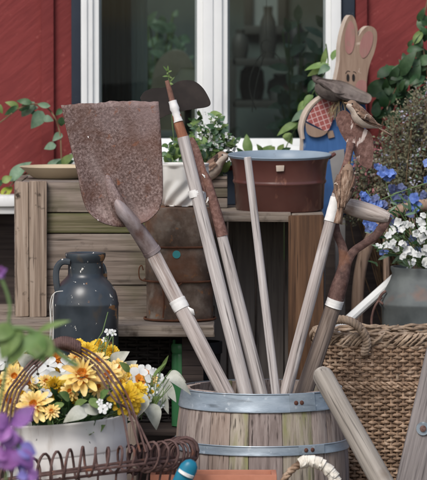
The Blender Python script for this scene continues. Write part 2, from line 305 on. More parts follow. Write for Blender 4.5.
def build(g, name, mats, parent=None, smooth=35, solid=0, sub=0):
    me = bpy.data.meshes.new(name)
    w = WMX.get(parent, MX.Identity(4)); wi = w.inverted()
    me.from_pydata([wi @ v for v in g.v], [], g.f)
    for m in (mats if isinstance(mats, (list, tuple)) else [mats]): me.materials.append(M[m])
    me.polygons.foreach_set('material_index', g.m)
    bm = bmesh.new(); bm.from_mesh(me); bmesh.ops.recalc_face_normals(bm, faces=bm.faces[:]); bm.to_mesh(me); bm.free()
    if smooth:
        me.polygons.foreach_set('use_smooth', [True] * len(me.polygons)); me.set_sharp_from_angle(angle=R(smooth))
    o = bpy.data.objects.new(name, me); COL.objects.link(o)
    if parent: o.parent = parent
    WMX[o] = w.copy()
    if solid:
        md = o.modifiers.new('solid', 'SOLIDIFY'); md.thickness = solid; md.offset = 0
    if sub:
        md = o.modifiers.new('sub', 'SUBSURF'); md.levels = sub; md.render_levels = sub
    return o
def thing(name, loc, label, cat, group=None, mtx=None):
    o = bpy.data.objects.new(name, None); COL.objects.link(o); o.empty_display_size = .05
    m = MX.Translation(V(loc)) @ (mtx.to_4x4() if mtx else MX.Identity(4))
    o.matrix_world = m; o.matrix_basis = m; WMX[o] = m
    return tag(o, label, cat, group)
def single(g, name, mats, loc, label, cat, group=None, mtx=None, **k):
    """a thing that is one mesh with its origin at its base"""
    m = MX.Translation(V(loc)) @ (mtx.to_4x4() if mtx else MX.Identity(4))
    tmp = object(); WMX[tmp] = m
    me_parent = tmp
    w = m.inverted(); g.v = [w @ v for v in g.v]
    o = build(g, name, mats, None, **k); o.matrix_basis = m; WMX[o] = m
    return tag(o, label, cat, group)
def lerp(a, b, t): return V(a) + (V(b) - V(a)) * t
def axis_frame(p0, p1):
    z = (V(p1) - V(p0)).normalized(); y = V((0, 1, 0)); y = (y - z * y.dot(z)).normalized(); x = y.cross(z)
    return MX((x, y, z)).transposed()
def frame_fu(f, u):
    f = V(f).normalized(); u = V(u); u = (u - f * u.dot(f)).normalized(); l = u.cross(f)
    return MX((f, l, u)).transposed()
rnd = random.uniform

# ------------------------------------------------------------------ ground
g = G(); g.add([(-300, -300, 0), (300, -300, 0), (300, 300, 0), (-300, 300, 0)], [[0, 1, 2, 3]])
tag(build(g, 'ground', 'gravel', smooth=0), kind='structure')

# ------------------------------------------------------------------ house wall with window
WY = 1.3
X = lambda px, Y=WY: P(px, 240, Y).x
Z = lambda py, Y=WY: P(213.5, py, Y).z
house = thing('house', (0, WY, 0), 'red board house wall with a white two pane window trimmed in navy', 'house')
wl, wr, wb, wt = X(82), X(340), Z(153), 2.25
FT = Z(205)
g = G()
g.box((-3, WY, FT), (wl, WY + .12, 2.9), 0); g.box((wr, WY, FT), (3, WY + .12, 2.9), 0)
g.box((wl, WY, FT), (wr, WY + .12, wb), 0); g.box((wl, WY, wt), (wr, WY + .12, 2.9), 0)
build(g, 'wall', 'red', house, 0)
for a, b_ in ((42, 54.5), (354.5, 366.5), (-70, -57), (470, 482)):
    g = G(); g.box((X(a), WY - .022, FT + .001), (X(b_), WY - .001, 2.9), .003); build(g, 'batten', 'red', house)
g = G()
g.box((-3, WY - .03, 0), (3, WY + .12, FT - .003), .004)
build(g, 'shaded_lower_wall', 'shade_boards', house)  # lower part of the wall, its shade painted as dark boards
for a, b_ in ((72, 81.5), (340.5, 354)):
    g = G(); g.box((X(a), WY - .03, wb - .05), (X(b_), WY - .001, wt + .08), .003); build(g, 'trim', 'navy', house)
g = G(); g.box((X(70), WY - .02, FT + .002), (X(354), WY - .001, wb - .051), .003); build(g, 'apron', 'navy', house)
win = G(); F0 = WY - .045
def bar(gx, x0, x1, y0, y1, d0, d1, bev=.002): gx.box((X(x0), d0, Z(y1) if y1 < 900 else y1, ), (X(x1), d1, Z(y0) if y0 > -900 else wt), bev)
zs = Z(153) - .0
def vbar(gx, x0, x1, yf): gx.box((X(x0), yf, wb), (X(x1), WY + .07, wt), .002)
for x0, x1, yf in ((81.8, 88, F0), (88, 93.5, F0 + .008), (93.5, 99.5, F0 + .02), (197, 203, F0 + .02), (203, 213, F0 + .004), (213, 222, F0 + .009), (222, 227.5, F0 + .02), (325, 330.5, F0 + .02), (330.5, 340.2, F0)):
    vbar(win, x0, x1, yf)
win.box((X(99.5), F0 + .021, wt - .06), (X(197), WY + .068, wt), .002); win.box((X(227.5), F0 + .021, wt - .06), (X(325), WY + .068, wt), .002)
for a, b_ in ((99.5, 197), (227.5, 325)):
    win.box((X(a), F0 + .019, wb), (X(b_), WY + .069, Z(146)), .002)
    win.box((X(a), F0 + .028, Z(146)), (X(b_), WY + .068, Z(138.5)), .002)
wf = build(win, 'window', 'white_paint', house)
g = G(); g.box((X(70), WY - .1, wb - .03), (X(352), WY + .02, wb - .001), .004); build(g, 'sill', 'white_paint', wf)
for a, b_ in ((99.5, 197), (227.5, 325)):
    g = G()
    for q0, q1 in ((a, a + 2.2), (b_ - 2.2, b_)): g.box((X(q0) + .0005, WY + .003, Z(138.5)), (X(q1) - .0005, WY + .04, wt - .06), .001)
    build(g, 'gasket', 'gasket', wf)
    g = G(); g.box((X(a), WY + .012, Z(139.5)), (X(b_), WY + .018, wt - .05), 0); build(g, 'pane', 'glass', wf, 0)
# room inside
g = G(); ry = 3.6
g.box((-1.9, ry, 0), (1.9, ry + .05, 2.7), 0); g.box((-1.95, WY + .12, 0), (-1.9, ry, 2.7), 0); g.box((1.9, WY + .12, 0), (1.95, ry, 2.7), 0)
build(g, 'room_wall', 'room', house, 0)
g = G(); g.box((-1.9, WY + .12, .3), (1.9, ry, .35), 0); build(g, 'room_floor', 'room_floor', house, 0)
g = G()
for i in range(9):
    xa = X(105 + i * 3.1, 1.6)
    g.tube([(xa, 1.62 + .012 * (i % 2), .8), (xa + rnd(-.004, .004), 1.62, 1.5), (xa, 1.62, 2.3)], .009 if i < 9 else .012, 6)
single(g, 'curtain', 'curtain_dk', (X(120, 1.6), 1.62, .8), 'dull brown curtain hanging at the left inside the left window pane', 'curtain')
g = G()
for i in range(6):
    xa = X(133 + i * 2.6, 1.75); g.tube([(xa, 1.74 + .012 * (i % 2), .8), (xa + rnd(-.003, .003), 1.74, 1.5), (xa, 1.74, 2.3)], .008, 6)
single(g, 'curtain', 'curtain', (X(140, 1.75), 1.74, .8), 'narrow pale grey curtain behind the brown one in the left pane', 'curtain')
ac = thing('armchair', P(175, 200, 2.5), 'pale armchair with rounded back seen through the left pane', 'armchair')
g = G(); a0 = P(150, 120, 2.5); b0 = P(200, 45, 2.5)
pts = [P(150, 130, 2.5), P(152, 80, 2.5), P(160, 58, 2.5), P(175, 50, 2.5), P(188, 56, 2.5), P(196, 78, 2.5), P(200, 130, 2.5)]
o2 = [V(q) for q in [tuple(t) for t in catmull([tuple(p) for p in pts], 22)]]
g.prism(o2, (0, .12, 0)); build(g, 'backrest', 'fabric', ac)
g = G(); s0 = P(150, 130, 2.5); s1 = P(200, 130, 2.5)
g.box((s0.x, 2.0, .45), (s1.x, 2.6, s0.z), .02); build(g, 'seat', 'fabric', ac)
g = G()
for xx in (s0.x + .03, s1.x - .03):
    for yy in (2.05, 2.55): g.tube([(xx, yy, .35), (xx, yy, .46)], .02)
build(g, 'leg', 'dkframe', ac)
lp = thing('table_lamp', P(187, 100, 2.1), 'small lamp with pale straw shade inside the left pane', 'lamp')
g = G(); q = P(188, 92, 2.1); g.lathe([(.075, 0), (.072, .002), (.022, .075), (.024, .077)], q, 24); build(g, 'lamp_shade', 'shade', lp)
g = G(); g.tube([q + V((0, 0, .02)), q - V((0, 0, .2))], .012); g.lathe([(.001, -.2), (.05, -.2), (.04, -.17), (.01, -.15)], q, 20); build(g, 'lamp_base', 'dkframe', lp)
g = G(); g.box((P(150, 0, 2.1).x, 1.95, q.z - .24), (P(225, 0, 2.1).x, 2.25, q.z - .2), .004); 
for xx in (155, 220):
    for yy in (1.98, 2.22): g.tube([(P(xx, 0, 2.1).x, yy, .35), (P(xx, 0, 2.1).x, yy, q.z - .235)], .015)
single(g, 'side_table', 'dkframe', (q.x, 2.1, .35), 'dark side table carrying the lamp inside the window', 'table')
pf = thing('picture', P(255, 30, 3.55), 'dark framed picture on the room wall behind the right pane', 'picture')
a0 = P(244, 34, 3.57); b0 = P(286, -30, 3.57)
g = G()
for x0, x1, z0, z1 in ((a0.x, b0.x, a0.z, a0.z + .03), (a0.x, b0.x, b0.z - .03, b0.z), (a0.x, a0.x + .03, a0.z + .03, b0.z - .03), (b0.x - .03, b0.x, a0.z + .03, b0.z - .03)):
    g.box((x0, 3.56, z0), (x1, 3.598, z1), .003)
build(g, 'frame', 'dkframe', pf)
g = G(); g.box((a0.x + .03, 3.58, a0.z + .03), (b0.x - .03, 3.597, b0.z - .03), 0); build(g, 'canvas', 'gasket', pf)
bc_ = thing('bookcase', P(270, 140, 3.2), 'added low dark bookcase with jars standing in for reflections in the right pane', 'bookcase')  # shelves and jars added to imitate mottled reflections in the glass
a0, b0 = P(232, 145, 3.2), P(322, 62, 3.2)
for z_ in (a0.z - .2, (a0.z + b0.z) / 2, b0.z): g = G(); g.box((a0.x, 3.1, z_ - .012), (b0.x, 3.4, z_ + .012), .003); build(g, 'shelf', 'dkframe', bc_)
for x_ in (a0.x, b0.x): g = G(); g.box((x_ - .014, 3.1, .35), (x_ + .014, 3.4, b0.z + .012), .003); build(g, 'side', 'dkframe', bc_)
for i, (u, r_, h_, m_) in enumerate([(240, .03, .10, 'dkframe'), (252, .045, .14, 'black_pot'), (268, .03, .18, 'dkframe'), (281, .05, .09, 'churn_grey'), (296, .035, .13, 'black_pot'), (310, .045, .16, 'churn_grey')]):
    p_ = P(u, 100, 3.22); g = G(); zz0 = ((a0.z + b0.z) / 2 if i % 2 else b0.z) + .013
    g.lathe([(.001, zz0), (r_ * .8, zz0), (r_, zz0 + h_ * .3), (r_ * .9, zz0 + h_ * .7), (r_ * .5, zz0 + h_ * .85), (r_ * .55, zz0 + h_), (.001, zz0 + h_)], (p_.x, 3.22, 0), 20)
    single(g, 'jar', m_, (p_.x, 3.22, zz0), ['small dark grey', 'wide black', 'tall black', 'squat grey', 'slim black', 'tall ash grey'][i] + ' jar on the added bookcase behind the right pane', 'jar')
for (nm, u, yy, top, lab) in (('houseplant', 306, 2.0, 20, 'added leafy houseplant imitating reflections at the right of the right window pane'), ('houseplant', 160, 2.9, 8, 'added leafy houseplant imitating reflections at the back of the left window pane')):  # plants added in place of reflections on the panes
    hp_ = thing(nm, (P(u, 0, yy).x, yy, .35), lab, 'plant'); x_ = P(u, 0, yy).x; zt2 = P(u, 150, yy).z - .1
    g = G(); g.lathe([(.001, .351), (.1, .351), (.13, .6), (.14, zt2), (.12, zt2), (.11, zt2 - .03), (.001, zt2 - .03)], (x_, yy, 0), 24); build(g, 'pot', 'dkframe', hp_)
    lf_ = G(); st_ = G()
    for k in range(34):
        t0_ = V((x_ + rnd(-.05, .05), yy + rnd(-.05, .05), zt2 - .03)); t1_ = P(u + rnd(-26, 26), rnd(top, 130), yy + rnd(-.12, .12)); st_.tube([t0_, lerp(t0_, t1_, .6) + V((0, 0, .03)), t1_], .003, 5)
        for q_ in range(4): b2_ = lerp(t0_, t1_, .55 + .15 * q_); lf_.leaf(b2_, b2_ + V((rnd(-.07, .07), rnd(-.05, .05), rnd(-.03, .06))), (rnd(-.5, .5), -1, .5), .03)
    build(st_, 'stem', 'stem', hp_); build(lf_, 'foliage', 'leaf_gr', hp_)
# wire ornament hanging behind the right pane
g = G(); OY = 1.42
ring = [P(266 + 5 * math.cos(a), 46 + 6 * math.sin(a), OY) for a in [2 * math.pi * i / 16 for i in range(16)]]
g.tube(ring, .0013, 6, closed=True)
g.tube([P(*q, OY) for q in catmull([(264, 52), (256, 62), (250, 78), (250, 92), (256, 110)], 16)], .002, 6)
g.tube([P(*q, OY) for q in catmull([(266, 52), (262, 62), (256, 85), (252, 112)], 16)], .002, 6)
g.tube([P(*q, OY) for q in catmull([(268, 51), (276, 54), (281, 62)], 10)], .0016, 6)
g.tube([P(266, 40, OY), P(267, -40, OY)], .0008, 5)
single(g, 'wire_ornament', 'curtain_dk', P(254, 112, OY), 'thin looped wire ornament hanging inside the right window pane', 'ornament')

# white board at far left
g = G(); a0 = P(-60, 215, 1.1); b0 = P(16, 195, 1.1)
g.box((a0.x, 1.06, P(0, 207, 1.06).z), (b0.x, 1.2, P(0, 196, 1.06).z), .008)
g.box((a0.x, 1.075, P(0, 214.5, 1.06).z), (b0.x, 1.19, P(0, 207.3, 1.06).z), .006)
g.box((a0.x, 1.19, P(0, 207, 1.06).z), (b0.x, 1.268, P(0, 201, 1.06).z), .004)
single(g, 'ledge', 'white_paint', ((a0.x + b0.x) / 2, 1.13, P(0, 215, 1.06).z), 'white painted ledge board beside the grey crate at the red wall', 'ledge')

# ------------------------------------------------------------------ bench with shelf
BZ = .649
bench = thing('plank_bench', (P(100, 300, .5).x, .6, 0), 'weathered plank bench carrying the grey crate and rusty tin', 'bench')
bx0, bx1 = P(-70, 300, .4).x, P(214.5, 300, .4).x
for i, (y0, y1) in enumerate(((.2, .44), (.444, .7), (.704, .97))):
    g = G(); g.box((bx0, y0, BZ - .032), (bx1, y1, BZ), .005, jit=.002); build(g, 'plank', 'plank', bench)
for xx in (bx0 + .08, bx1 - .06):
    for yy in (.3, .9): g = G(); g.box((xx - .03, yy - .03, 0), (xx + .03, yy + .03, BZ - .034), .004); build(g, 'leg', 'shade_boards', bench)  # legs coloured dark to match the painted shade behind them
g = G(); g.box((P(60, 0, .5).x, .24, .34), (bx1 - .1, .92, .36), .004); build(g, 'shelf', 'shade_boards', bench)

# ------------------------------------------------------------------ left crate
CZ = Z(182, .5)
crate = thing('wooden_crate', (P(100, 300, .5).x, .7, BZ), 'large grey weathered crate with a mossy board behind the black churn', 'crate')
cx0, cx1 = P(14, 300, .5).x, P(190, 300, .5).x
def cbox(name, m, a, b_, jit=.0015): gg = G(); gg.box(a, b_, .004, jit=jit); return build(gg, name, m, crate)
zz = [Z(212.6, .5), Z(213.6, .5), Z(233.2, .5), Z(234.2, .5)]
cbox('board', 'gw', (cx0 + .09, .5, zz[0]), (cx1, .52, CZ - .001))
cbox('board', 'moss', (cx0 + .09, .5, zz[2]), (cx1, .52, zz[1]))
cbox('board', 'gw', (cx0 + .09, .5, BZ + .09), (cx1, .52, zz[3]))
cbox('board', 'gw', (cx0 + .09, .5, BZ + .001), (cx1, .52, BZ + .087))
cbox('corner_post', 'gwz', (P(14.5, 0, .47).x, .475, BZ + .001), (P(27.5, 0, .47).x, .515, CZ + .002))
cbox('corner_post', 'gwz', (P(28.2, 0, .47).x, .47, BZ + .001), (P(46, 0, .47).x, .498, CZ + .004))
cbox('end_panel', 'gw', (cx0, .52, BZ + .001), (cx0 + .02, .93, CZ)); cbox('end_panel', 'gw', (cx1 - .02, .522, BZ + .001), (cx1, .93, CZ))
cbox('back_panel', 'gw', (cx0, .932, BZ + .001), (cx1, .95, CZ)); 
for i in range(3): cbox('lid_board', 'gw', (cx0 + .022, .524 + .137 * i, CZ - .016), (cx1 - .022, .524 + .137 * i + .133, CZ - .0005))

# cream dish on the crate
g = G(); q = P(62, 178.5, .72); q.z = CZ + .001
g.lathe([(.001, .001), (.075, 0), (.085, .004), (.118, .03), (.122, .034), (.118, .035), (.108, .031), (.08, .01), (.001, .008)], q, 48)
single(g, 'dish', 'dish', q, 'shallow cream stoneware dish resting on top of the grey crate', 'dish')

# ------------------------------------------------------------------ black milk churn
def churn(name, ctr, z0, H, label, m, prof, loc_y):
    return
CY = .02; sC = S(CY)
cc = P(85.5, 300, CY); cc.z = 0
stand = G(); stz = .42
stand.box((cc.x - .14, CY - .13, 0), (cc.x + .14, CY + .13, stz), .006)
single(stand, 'wooden_block', 'gwz', (cc.x, CY, 0), 'weathered wooden block standing under the black milk churn', 'block')
ch = thing('milk_churn', (cc.x, CY, stz), 'small black enamelled milk churn with chipped rusty shoulder', 'churn')
zt, zn, zsh, zline = [P(85, q, CY).z for q in (254, 277, 300, 305)]
r0 = 33 * sC; rn = 17.5 * sC; rt = 20 * sC
prof = [(.001, stz + .001), (r0 * .97, stz + .001), (r0, stz + .01), (r0, zline - .003), (r0 * 1.012, zline), (r0 * 1.012, zline + .006), (r0 * .99, zline + .012), (r0 * .975, P(85, 297, CY).z), (r0 * .925, P(85, 291.5, CY).z), (r0 * .84, P(85, 286, CY).z), (r0 * .73, P(85, 281.5, CY).z), (rn * 1.16, P(85, 278, CY).z), (rn * 1.03, zn + .004), (rn, zn + .012), (rn, zt - .022)]
g = G(); g.lathe([(r, z) for r, z in prof], (cc.x, CY, 0), 56); build(g, 'body', 'churn_black', ch, 50)
g = G(); g.lathe([(rn, zt - .022), (rt * .96, zt - .014), (rt, zt - .008), (rt * 1.02, zt - .002), (rt, zt + .003), (rt * .9, zt + .004), (rn * .85, zt - .003), (.001, zt - .001)], (cc.x, CY, 0), 48); build(g, 'lid', 'churn_black', ch, 50)
g = G(); hp = [P(*q, CY - .03) for q in catmull([(70, 262), (62, 262), (57, 268), (56, 278), (58, 292), (60, 296)], 16)]
g.tube(hp, 3.2 * sC, 8, flat=.5); build(g, 'handle', 'churn_black', ch)
g = G(); hp = [P(*q, CY + .03) for q in catmull([(101, 264), (108, 266), (111, 274), (111, 288), (110, 296)], 16)]
hp = [V((p.x - .02, p.y + .05, p.z)) for p in hp]; g.tube(hp, 3.0 * sC, 8, flat=.5); build(g, 'handle', 'churn_black', ch)
g = G(); SY = CY - .085
g.tube([P(*q, SY) for q in catmull([(63, 291), (56, 292), (53.5, 296), (53, 310), (53.5, 330), (53, 345)], 20)], .0013, 6)
g.tube([P(*q, SY) for q in catmull([(56, 292), (52, 296), (50, 306), (50.5, 325), (50, 340)], 18)], .0013, 6)
g.tube([P(*q, SY) for q in catmull([(53.5, 296), (51, 312), (52, 330), (52, 350)], 12)], .0011, 6)
single(g, 'string', 'string', P(53, 350, SY), 'white string hanging in strands from the black churn handle', 'string')

# ------------------------------------------------------------------ rusty tin + jelly mould
TY = .31; tx0, tx1 = P(145, 0, TY).x, P(214, 0, TY).x
tin = thing('rusty_tin', ((tx0 + tx1) / 2, TY + .085, BZ), 'tall rusty lidded tin with wire loop and round cyan sticker', 'tin')
def tz(v): return P(180, v, TY).z
def rrect(x0, x1, y0, y1, r, n=5):
    o = []
    for cx, cy, a0 in ((x1 - r, y1 - r, 0), (x0 + r, y1 - r, 90), (x0 + r, y0 + r, 180), (x1 - r, y0 + r, 270)):
        for i in range(n + 1): a = R(a0 + 90 * i / n); o.append((cx + r * math.cos(a), cy + r * math.sin(a)))
    return o
def tier(gx, ins, z0, z1, bulge=0):
    o = rrect(tx0 + ins, tx1 - ins, TY + ins, TY + .175 - ins, .078 - ins, 9)
    n = len(o); rows = [(z0, 0), (z0 + .004, bulge), (z1 - .004, bulge), (z1, 0)]
    vs = []; cxm, cym = (tx0 + tx1) / 2, TY + .0875
    for z, b_ in rows:
        for x, y in o: vs.append((x + (b_ if x > cxm else -b_), y + (b_ if y > cym else -b_), z))
    fs = [[r_ * n + i, r_ * n + (i + 1) % n, (r_ + 1) * n + (i + 1) % n, (r_ + 1) * n + i] for r_ in range(3) for i in range(n)]
    fs += [list(range(n))[::-1], [3 * n + i for i in range(n)]]
    gx.add(vs, fs)
g = G(); tier(g, .002, BZ + .001, tz(283)); build(g, 'body', 'tin', tin, 40)
g = G(); tier(g, 0, tz(282.5), tz(248), .001); build(g, 'tray', 'tin', tin, 40)
g = G(); tier(g, -.002, tz(247.5), tz(208), .001); build(g, 'lid', 'tin', tin, 40)
for v in (247.5, 282, 320.5):
    g = G(); o = rrect(tx0 - .004, tx1 + .004, TY - .004, TY + .179, .082, 9); g.tube([(x, y, tz(v)) for x, y in o], .0032, 6, closed=True); build(g, 'seam', 'tin_rust', tin)
g = G(); g.tube([(q[0], TY + .03, q[1]) for q in catmull([(tx0 - .002, tz(282)), (tx0 - .016, tz(279)), (tx0 - .018, tz(270)), (tx0 - .011, tz(266)), (tx0 - .006, tz(271))], 14)], .002, 6); build(g, 'wire_loop', 'tin_rust', tin)
g = G(); g.tube([P(*q, TY - .008) for q in catmull([(162, 283), (164, 300), (163, 318)], 10)], .003, 6); g.tube([P(*q, TY - .008) for q in catmull([(182, 283), (176, 287), (168, 288)], 10)], .0025, 6); build(g, 'bail', 'tin_rust', tin)
g = G(); q = P(176.5, 254.5, TY - .003); g.tube([q, q + V((0, .003, 0))], 4 * S(TY), 20); build(g, 'sticker', 'cyan', tin)
q = P(183, 206, .4); q.z = tz(208) + .002
jm = G(); r_ = .063
def flut(a, z):
    h = (z) / .118; tw = 2.0 * max(0, .62 - h) ** 1.2
    return 1 + ((.05 + .05 * (1 - h)) * math.cos(8 * (a + tw)) if .02 < h < .93 else 0)
pr = [(.001, .0), (r_ * .8, 0)] + [(r_ * (.88 + .2 * math.sin(math.pi * .5 * i / 22) - (.0 if i > 3 else .05 * (3 - i) / 3)), .003 + .104 * i / 22) for i in range(23)]
pr += [(r_ * 1.12, .111), (r_ * 1.16, .115), (r_ * 1.14, .118), (r_ * 1.08, .117), (r_ * 1.0, .105), (r_ * .8, .03), (.02, .02), (.001, .02)]
jm.lathe(pr, q, 144, fn=flut)
single(jm, 'jelly_mould', 'cream_enamel', q, 'cream fluted baking mould standing on the rusty tin', 'mould', smooth=60)

# ------------------------------------------------------------------ right crate + bucket + planter
RZ = Z(213, .5)
rc = thing('wooden_crate', (P(270, 0, .5).x, .72, 0), 'tall brown open fronted crate under the oxblood enamel bucket', 'crate')
rx0, rx1 = P(192, 0, .5).x, P(324.5, 0, .5).x
def rbox(name, m, a, b_, jit=.0015): gg = G(); gg.box(a, b_, .004, jit=jit); return build(gg, name, m, rc)
zb = Z(222, .5)
rbox('top_board', 'plank', (rx0, .5, zb), (P(291, 0, .5).x, .72, RZ)); rbox('top_board', 'plank', (rx0, .723, zb), (rx1, .94, RZ))
rbox('top_board', 'plank', (P(291.6, 0, .5).x, .512, zb + .004), (rx1, .72, RZ - .004))
rbox('front_board', 'brownz', (P(288.5, 0, .5).x, .492, .02), (P(324, 0, .5).x, .51, RZ - .006))
rbox('side_panel', 'brownz', (rx1 - .018, .513, .02), (rx1, .94, zb)); rbox('side_panel', 'inner', (rx0, .5, .02), (rx0 + .018, .94, zb))
nb_ = 4
for i in range(nb_):
    w0 = (rx1 - rx0 - .04) / nb_; rbox('back_board', 'inner', (rx0 + .02 + i * w0, .92, .02), (rx0 + .02 + (i + 1) * w0 - .004, .938, zb))
rbox('floor_board', 'inner', (rx0, .5, .0), (rx1, .94, .018))
bk = thing('enamel_bucket', P(279, 208, .68), 'wide oxblood red enamel tub with grey blue inside on the brown crate', 'bucket')
q = P(279.5, 206, .68); q.z = RZ + .001; H = Z(154.5, .68) - q.z; s_ = S(.68)
tilt = MX.Rotation(R(2.4), 3, 'X')
rb, rr = 44 * s_, 51.5 * s_
prof = [(.001, .0), (rb * .97, 0), (rb, .004), (rb * 1.03, H * .47), (rb * 1.05, H * .49), (rb * 1.066, H * .515), (rb * 1.066, H * .53), (rb * 1.05, H * .555), (rb * 1.045, H * .57), (rb * 1.09, H * .86), (rr * .985, H * .96)]
g = G(); g.lathe(prof, q, 64, mtx=tilt); build(g, 'body', 'enamel_red', bk, 50)
g = G(); g.lathe([(rr * .985, H * .96), (rr * 1.0, H * .985), (rr * 1.012, H), (rr * 1.0, H * 1.012), (rr * .975, H * 1.0), (rb * 1.06, H * .85), (rb * .98, H * .1), (.001, H * .06)], q, 64, mtx=tilt); build(g, 'lining', 'enamel_blue', bk, 50)
for sg in (1,):
    g = G(); e = q + V((sg * rr * .985, 0, H * .97)); g.tube([e - V((sg * .004, .02, .004)), e + V((sg * .012, -.01, .006)), e + V((sg * .012, .01, .006)), e - V((sg * .004, -.02, .004))], .005, 8); build(g, 'ear', 'enamel_red', bk)
g = G(); e = P(280, 168.5, .68 - rb * 1.12); g.box((e.x - .011, e.y - .006, e.z - .008), (e.x + .011, e.y + .008, e.z + .008), .001, jit=.0015); build(g, 'chip', 'b_edge', bk)

pl0, pl1 = P(194, 0, .75).x, P(227.5, 0, .75).x; pzt = Z(176.5, .74)
pb = thing('planter_box', ((pl0 + pl1) / 2, .81, RZ), 'little brown wooden planter box below the sparrow beside the tub', 'planter')
for k, (z0, z1) in enumerate(((RZ + .002, RZ + .03), (RZ + .032, RZ + .058), (RZ + .06, pzt))):
    g = G(); g.box((pl0, .735, z0), (pl1, .75, z1), .003, jit=.001); g.box((pl0, .751, z0), (pl0 + .012, .88, z1), .002); g.box((pl1 - .012, .751, z0), (pl1, .88, z1), .002); g.box((pl0, .881, z0), (pl1, .893, z1), .002)
    build(g, 'board', 'gw', pb)
g = G(); g.box((pl0 + .013, .752, RZ + .004), (pl1 - .013, .879, pzt - .012), 0); build(g, 'soil', 'soil', pb)

# ------------------------------------------------------------------ barrel
BC = V((P(261.5, 390, 0).x, 0, 0)); BT = .5
def br(z): return .2365 - .30 * (z - .22) ** 2
barrel = thing('wooden_barrel', BC, 'old oak half barrel with galvanised hoops holding upright garden tools', 'barrel')
NS = 19; order = [1, 3, 2, 0, 1, 3, 2, 1, 0, 3, 1, 0, 3, 2, 1, 2, 0, 3, 1]
_j = [rnd(-.26, .26) for _ in range(NS)]; _j.append(_j[0])
for k in range(NS):
    a0 = 2 * math.pi * (k + _j[k] + .012) / NS; a1 = 2 * math.pi * (k + 1 + _j[k + 1] - .012) / NS; vs, fs = [], []
    zs_ = [.0, .04, .1, .16, .22, .28, .34, .4, .46, BT - .004, BT]; na = 5
    dz = rnd(-.004, .002)
    for z in zs_:
        for i in range(na):
            a = a0 + (a1 - a0) * i / (na - 1); e = .0015 if i in (0, na - 1) else 0
            e += .0015 if z == BT else 0
            r1 = br(z) - e; zz_ = z + (dz if z > .45 else 0); vs.append(BC + V((r1 * math.cos(a), r1 * math.sin(a), zz_)))
        for i in range(na):
            a = a1 + (a0 - a1) * i / (na - 1); r1 = br(z) - .02; zz_ = z + (dz if z > .45 else 0); vs.append(BC + V((r1 * math.cos(a), r1 * math.sin(a), zz_)))
    n = 2 * na
    for j in range(len(zs_) - 1):
        for i in range(n): fs.append([j * n + i, j * n + (i + 1) % n, (j + 1) * n + (i + 1) % n, (j + 1) * n + i])
    fs += [list(range(n))[::-1], [(len(zs_) - 1) * n + i for i in range(n)]]
    g = G(); g.add(vs, fs); build(g, 'stave', 'stave%d' % order[k], barrel, 30)
def hoop(z0, z1, ang):
    g = G(); n = 72; t = .0035
    pr = [(br(z0) + .0008, z0), (br(z0) + t, z0 + .0005), (br(z0) + t + .0002, z0 + .002), (br(z0) + t - .001, z0 + .0045), (br((z0 + z1) / 2) + t - .001, (z0 + z1) / 2), (br(z1) + t - .001, z1 - .0045), (br(z1) + t + .0008, z1 - .002), (br(z1) + t, z1), (br(z1) + .0008, z1), (br((z0 + z1) / 2) + .0008, (z0 + z1) / 2), (br(z0) + .0008, z0)]
    g.lathe(pr, BC, n)
    # overlapping lap joint
    a0 = R(ang)
    for s_ in range(1):
        pts = [BC + V(((br((z0 + z1) / 2) + t + .001) * math.cos(a0 + .35 * i / 8), (br((z0 + z1) / 2) + t + .001) * math.sin(a0 + .35 * i / 8), 0)) for i in range(9)]
        vs = []
        for i in range(9):
            a = a0 + .35 * i / 8
            for rr_ in (t, t + .002):
                for z in (z0 + .002, z1 - .002): vs.append(BC + V(((br(z) + rr_) * math.cos(a), (br(z) + rr_) * math.sin(a), z)))
        fs = []
        for i in range(8):
            o = i * 4
            for p_, q_ in ((0, 1), (1, 3), (3, 2), (2, 0)): fs.append([o + p_, o + q_, o + 4 + q_, o + 4 + p_])
        fs += [[0, 1, 3, 2], [32, 33, 35, 34]]; g.add(vs, fs)
    h = build(g, 'hoop', 'galv', barrel, 40)
    for da in (.06, .135) if z1 > .45 else (.07, .155):
        a = a0 + da + .02; r1 = br((z0 + z1) / 2) + t; d = V((math.cos(a), math.sin(a), 0))
        g = G(); p0 = BC + d * r1 + V((0, 0, (z0 + z1) / 2)); g.tube([p0, p0 + d * .003, p0 + d * .0045], [.0065, .006, .003], 10); build(g, 'rivet', 'rivet', h)
hoop(BT - .049, BT + .001, -71); hoop(P(261, 456.5, -.235).z, P(261, 446.5, -.235).z, -66); hoop(.1, .13, -80); hoop(.0, .045, -75)
g = G(); g.lathe([(.001, .06), (.195, .06)], BC, 40); build(g, 'bottom', 'soil', barrel)

# ------------------------------------------------------------------ long tools in the barrel
def tool(name, lo, hi, label, cat, down=.36):
    """lo / hi: two points on the shaft axis; root sits where the shaft end rests inside the barrel"""
    lo, hi = V(lo), V(hi); d = (hi - lo).normalized(); end = lo - d * down
    t = thing(name, end, label, cat, mtx=axis_frame(lo, hi)); return t, end, d
def shaft(t, pts, rad, m, n=14, name='shaft'):
    g = G(); g.tube(pts, rad, n); return build(g, name, m, t, 50)
def wrap(t, a, b_, r0, r1, m='tape', name='tape', lump=.0004):
    g = G(); n = 8; pts = [lerp(a, b_, i / n) for i in range(n + 1)]
    g.tube(pts, [r0 + (r1 - r0) * i / n + (rnd(-lump, lump) if lump else 0) for i in range(n + 1)], 14); return build(g, name, m, t)
px = S(0)
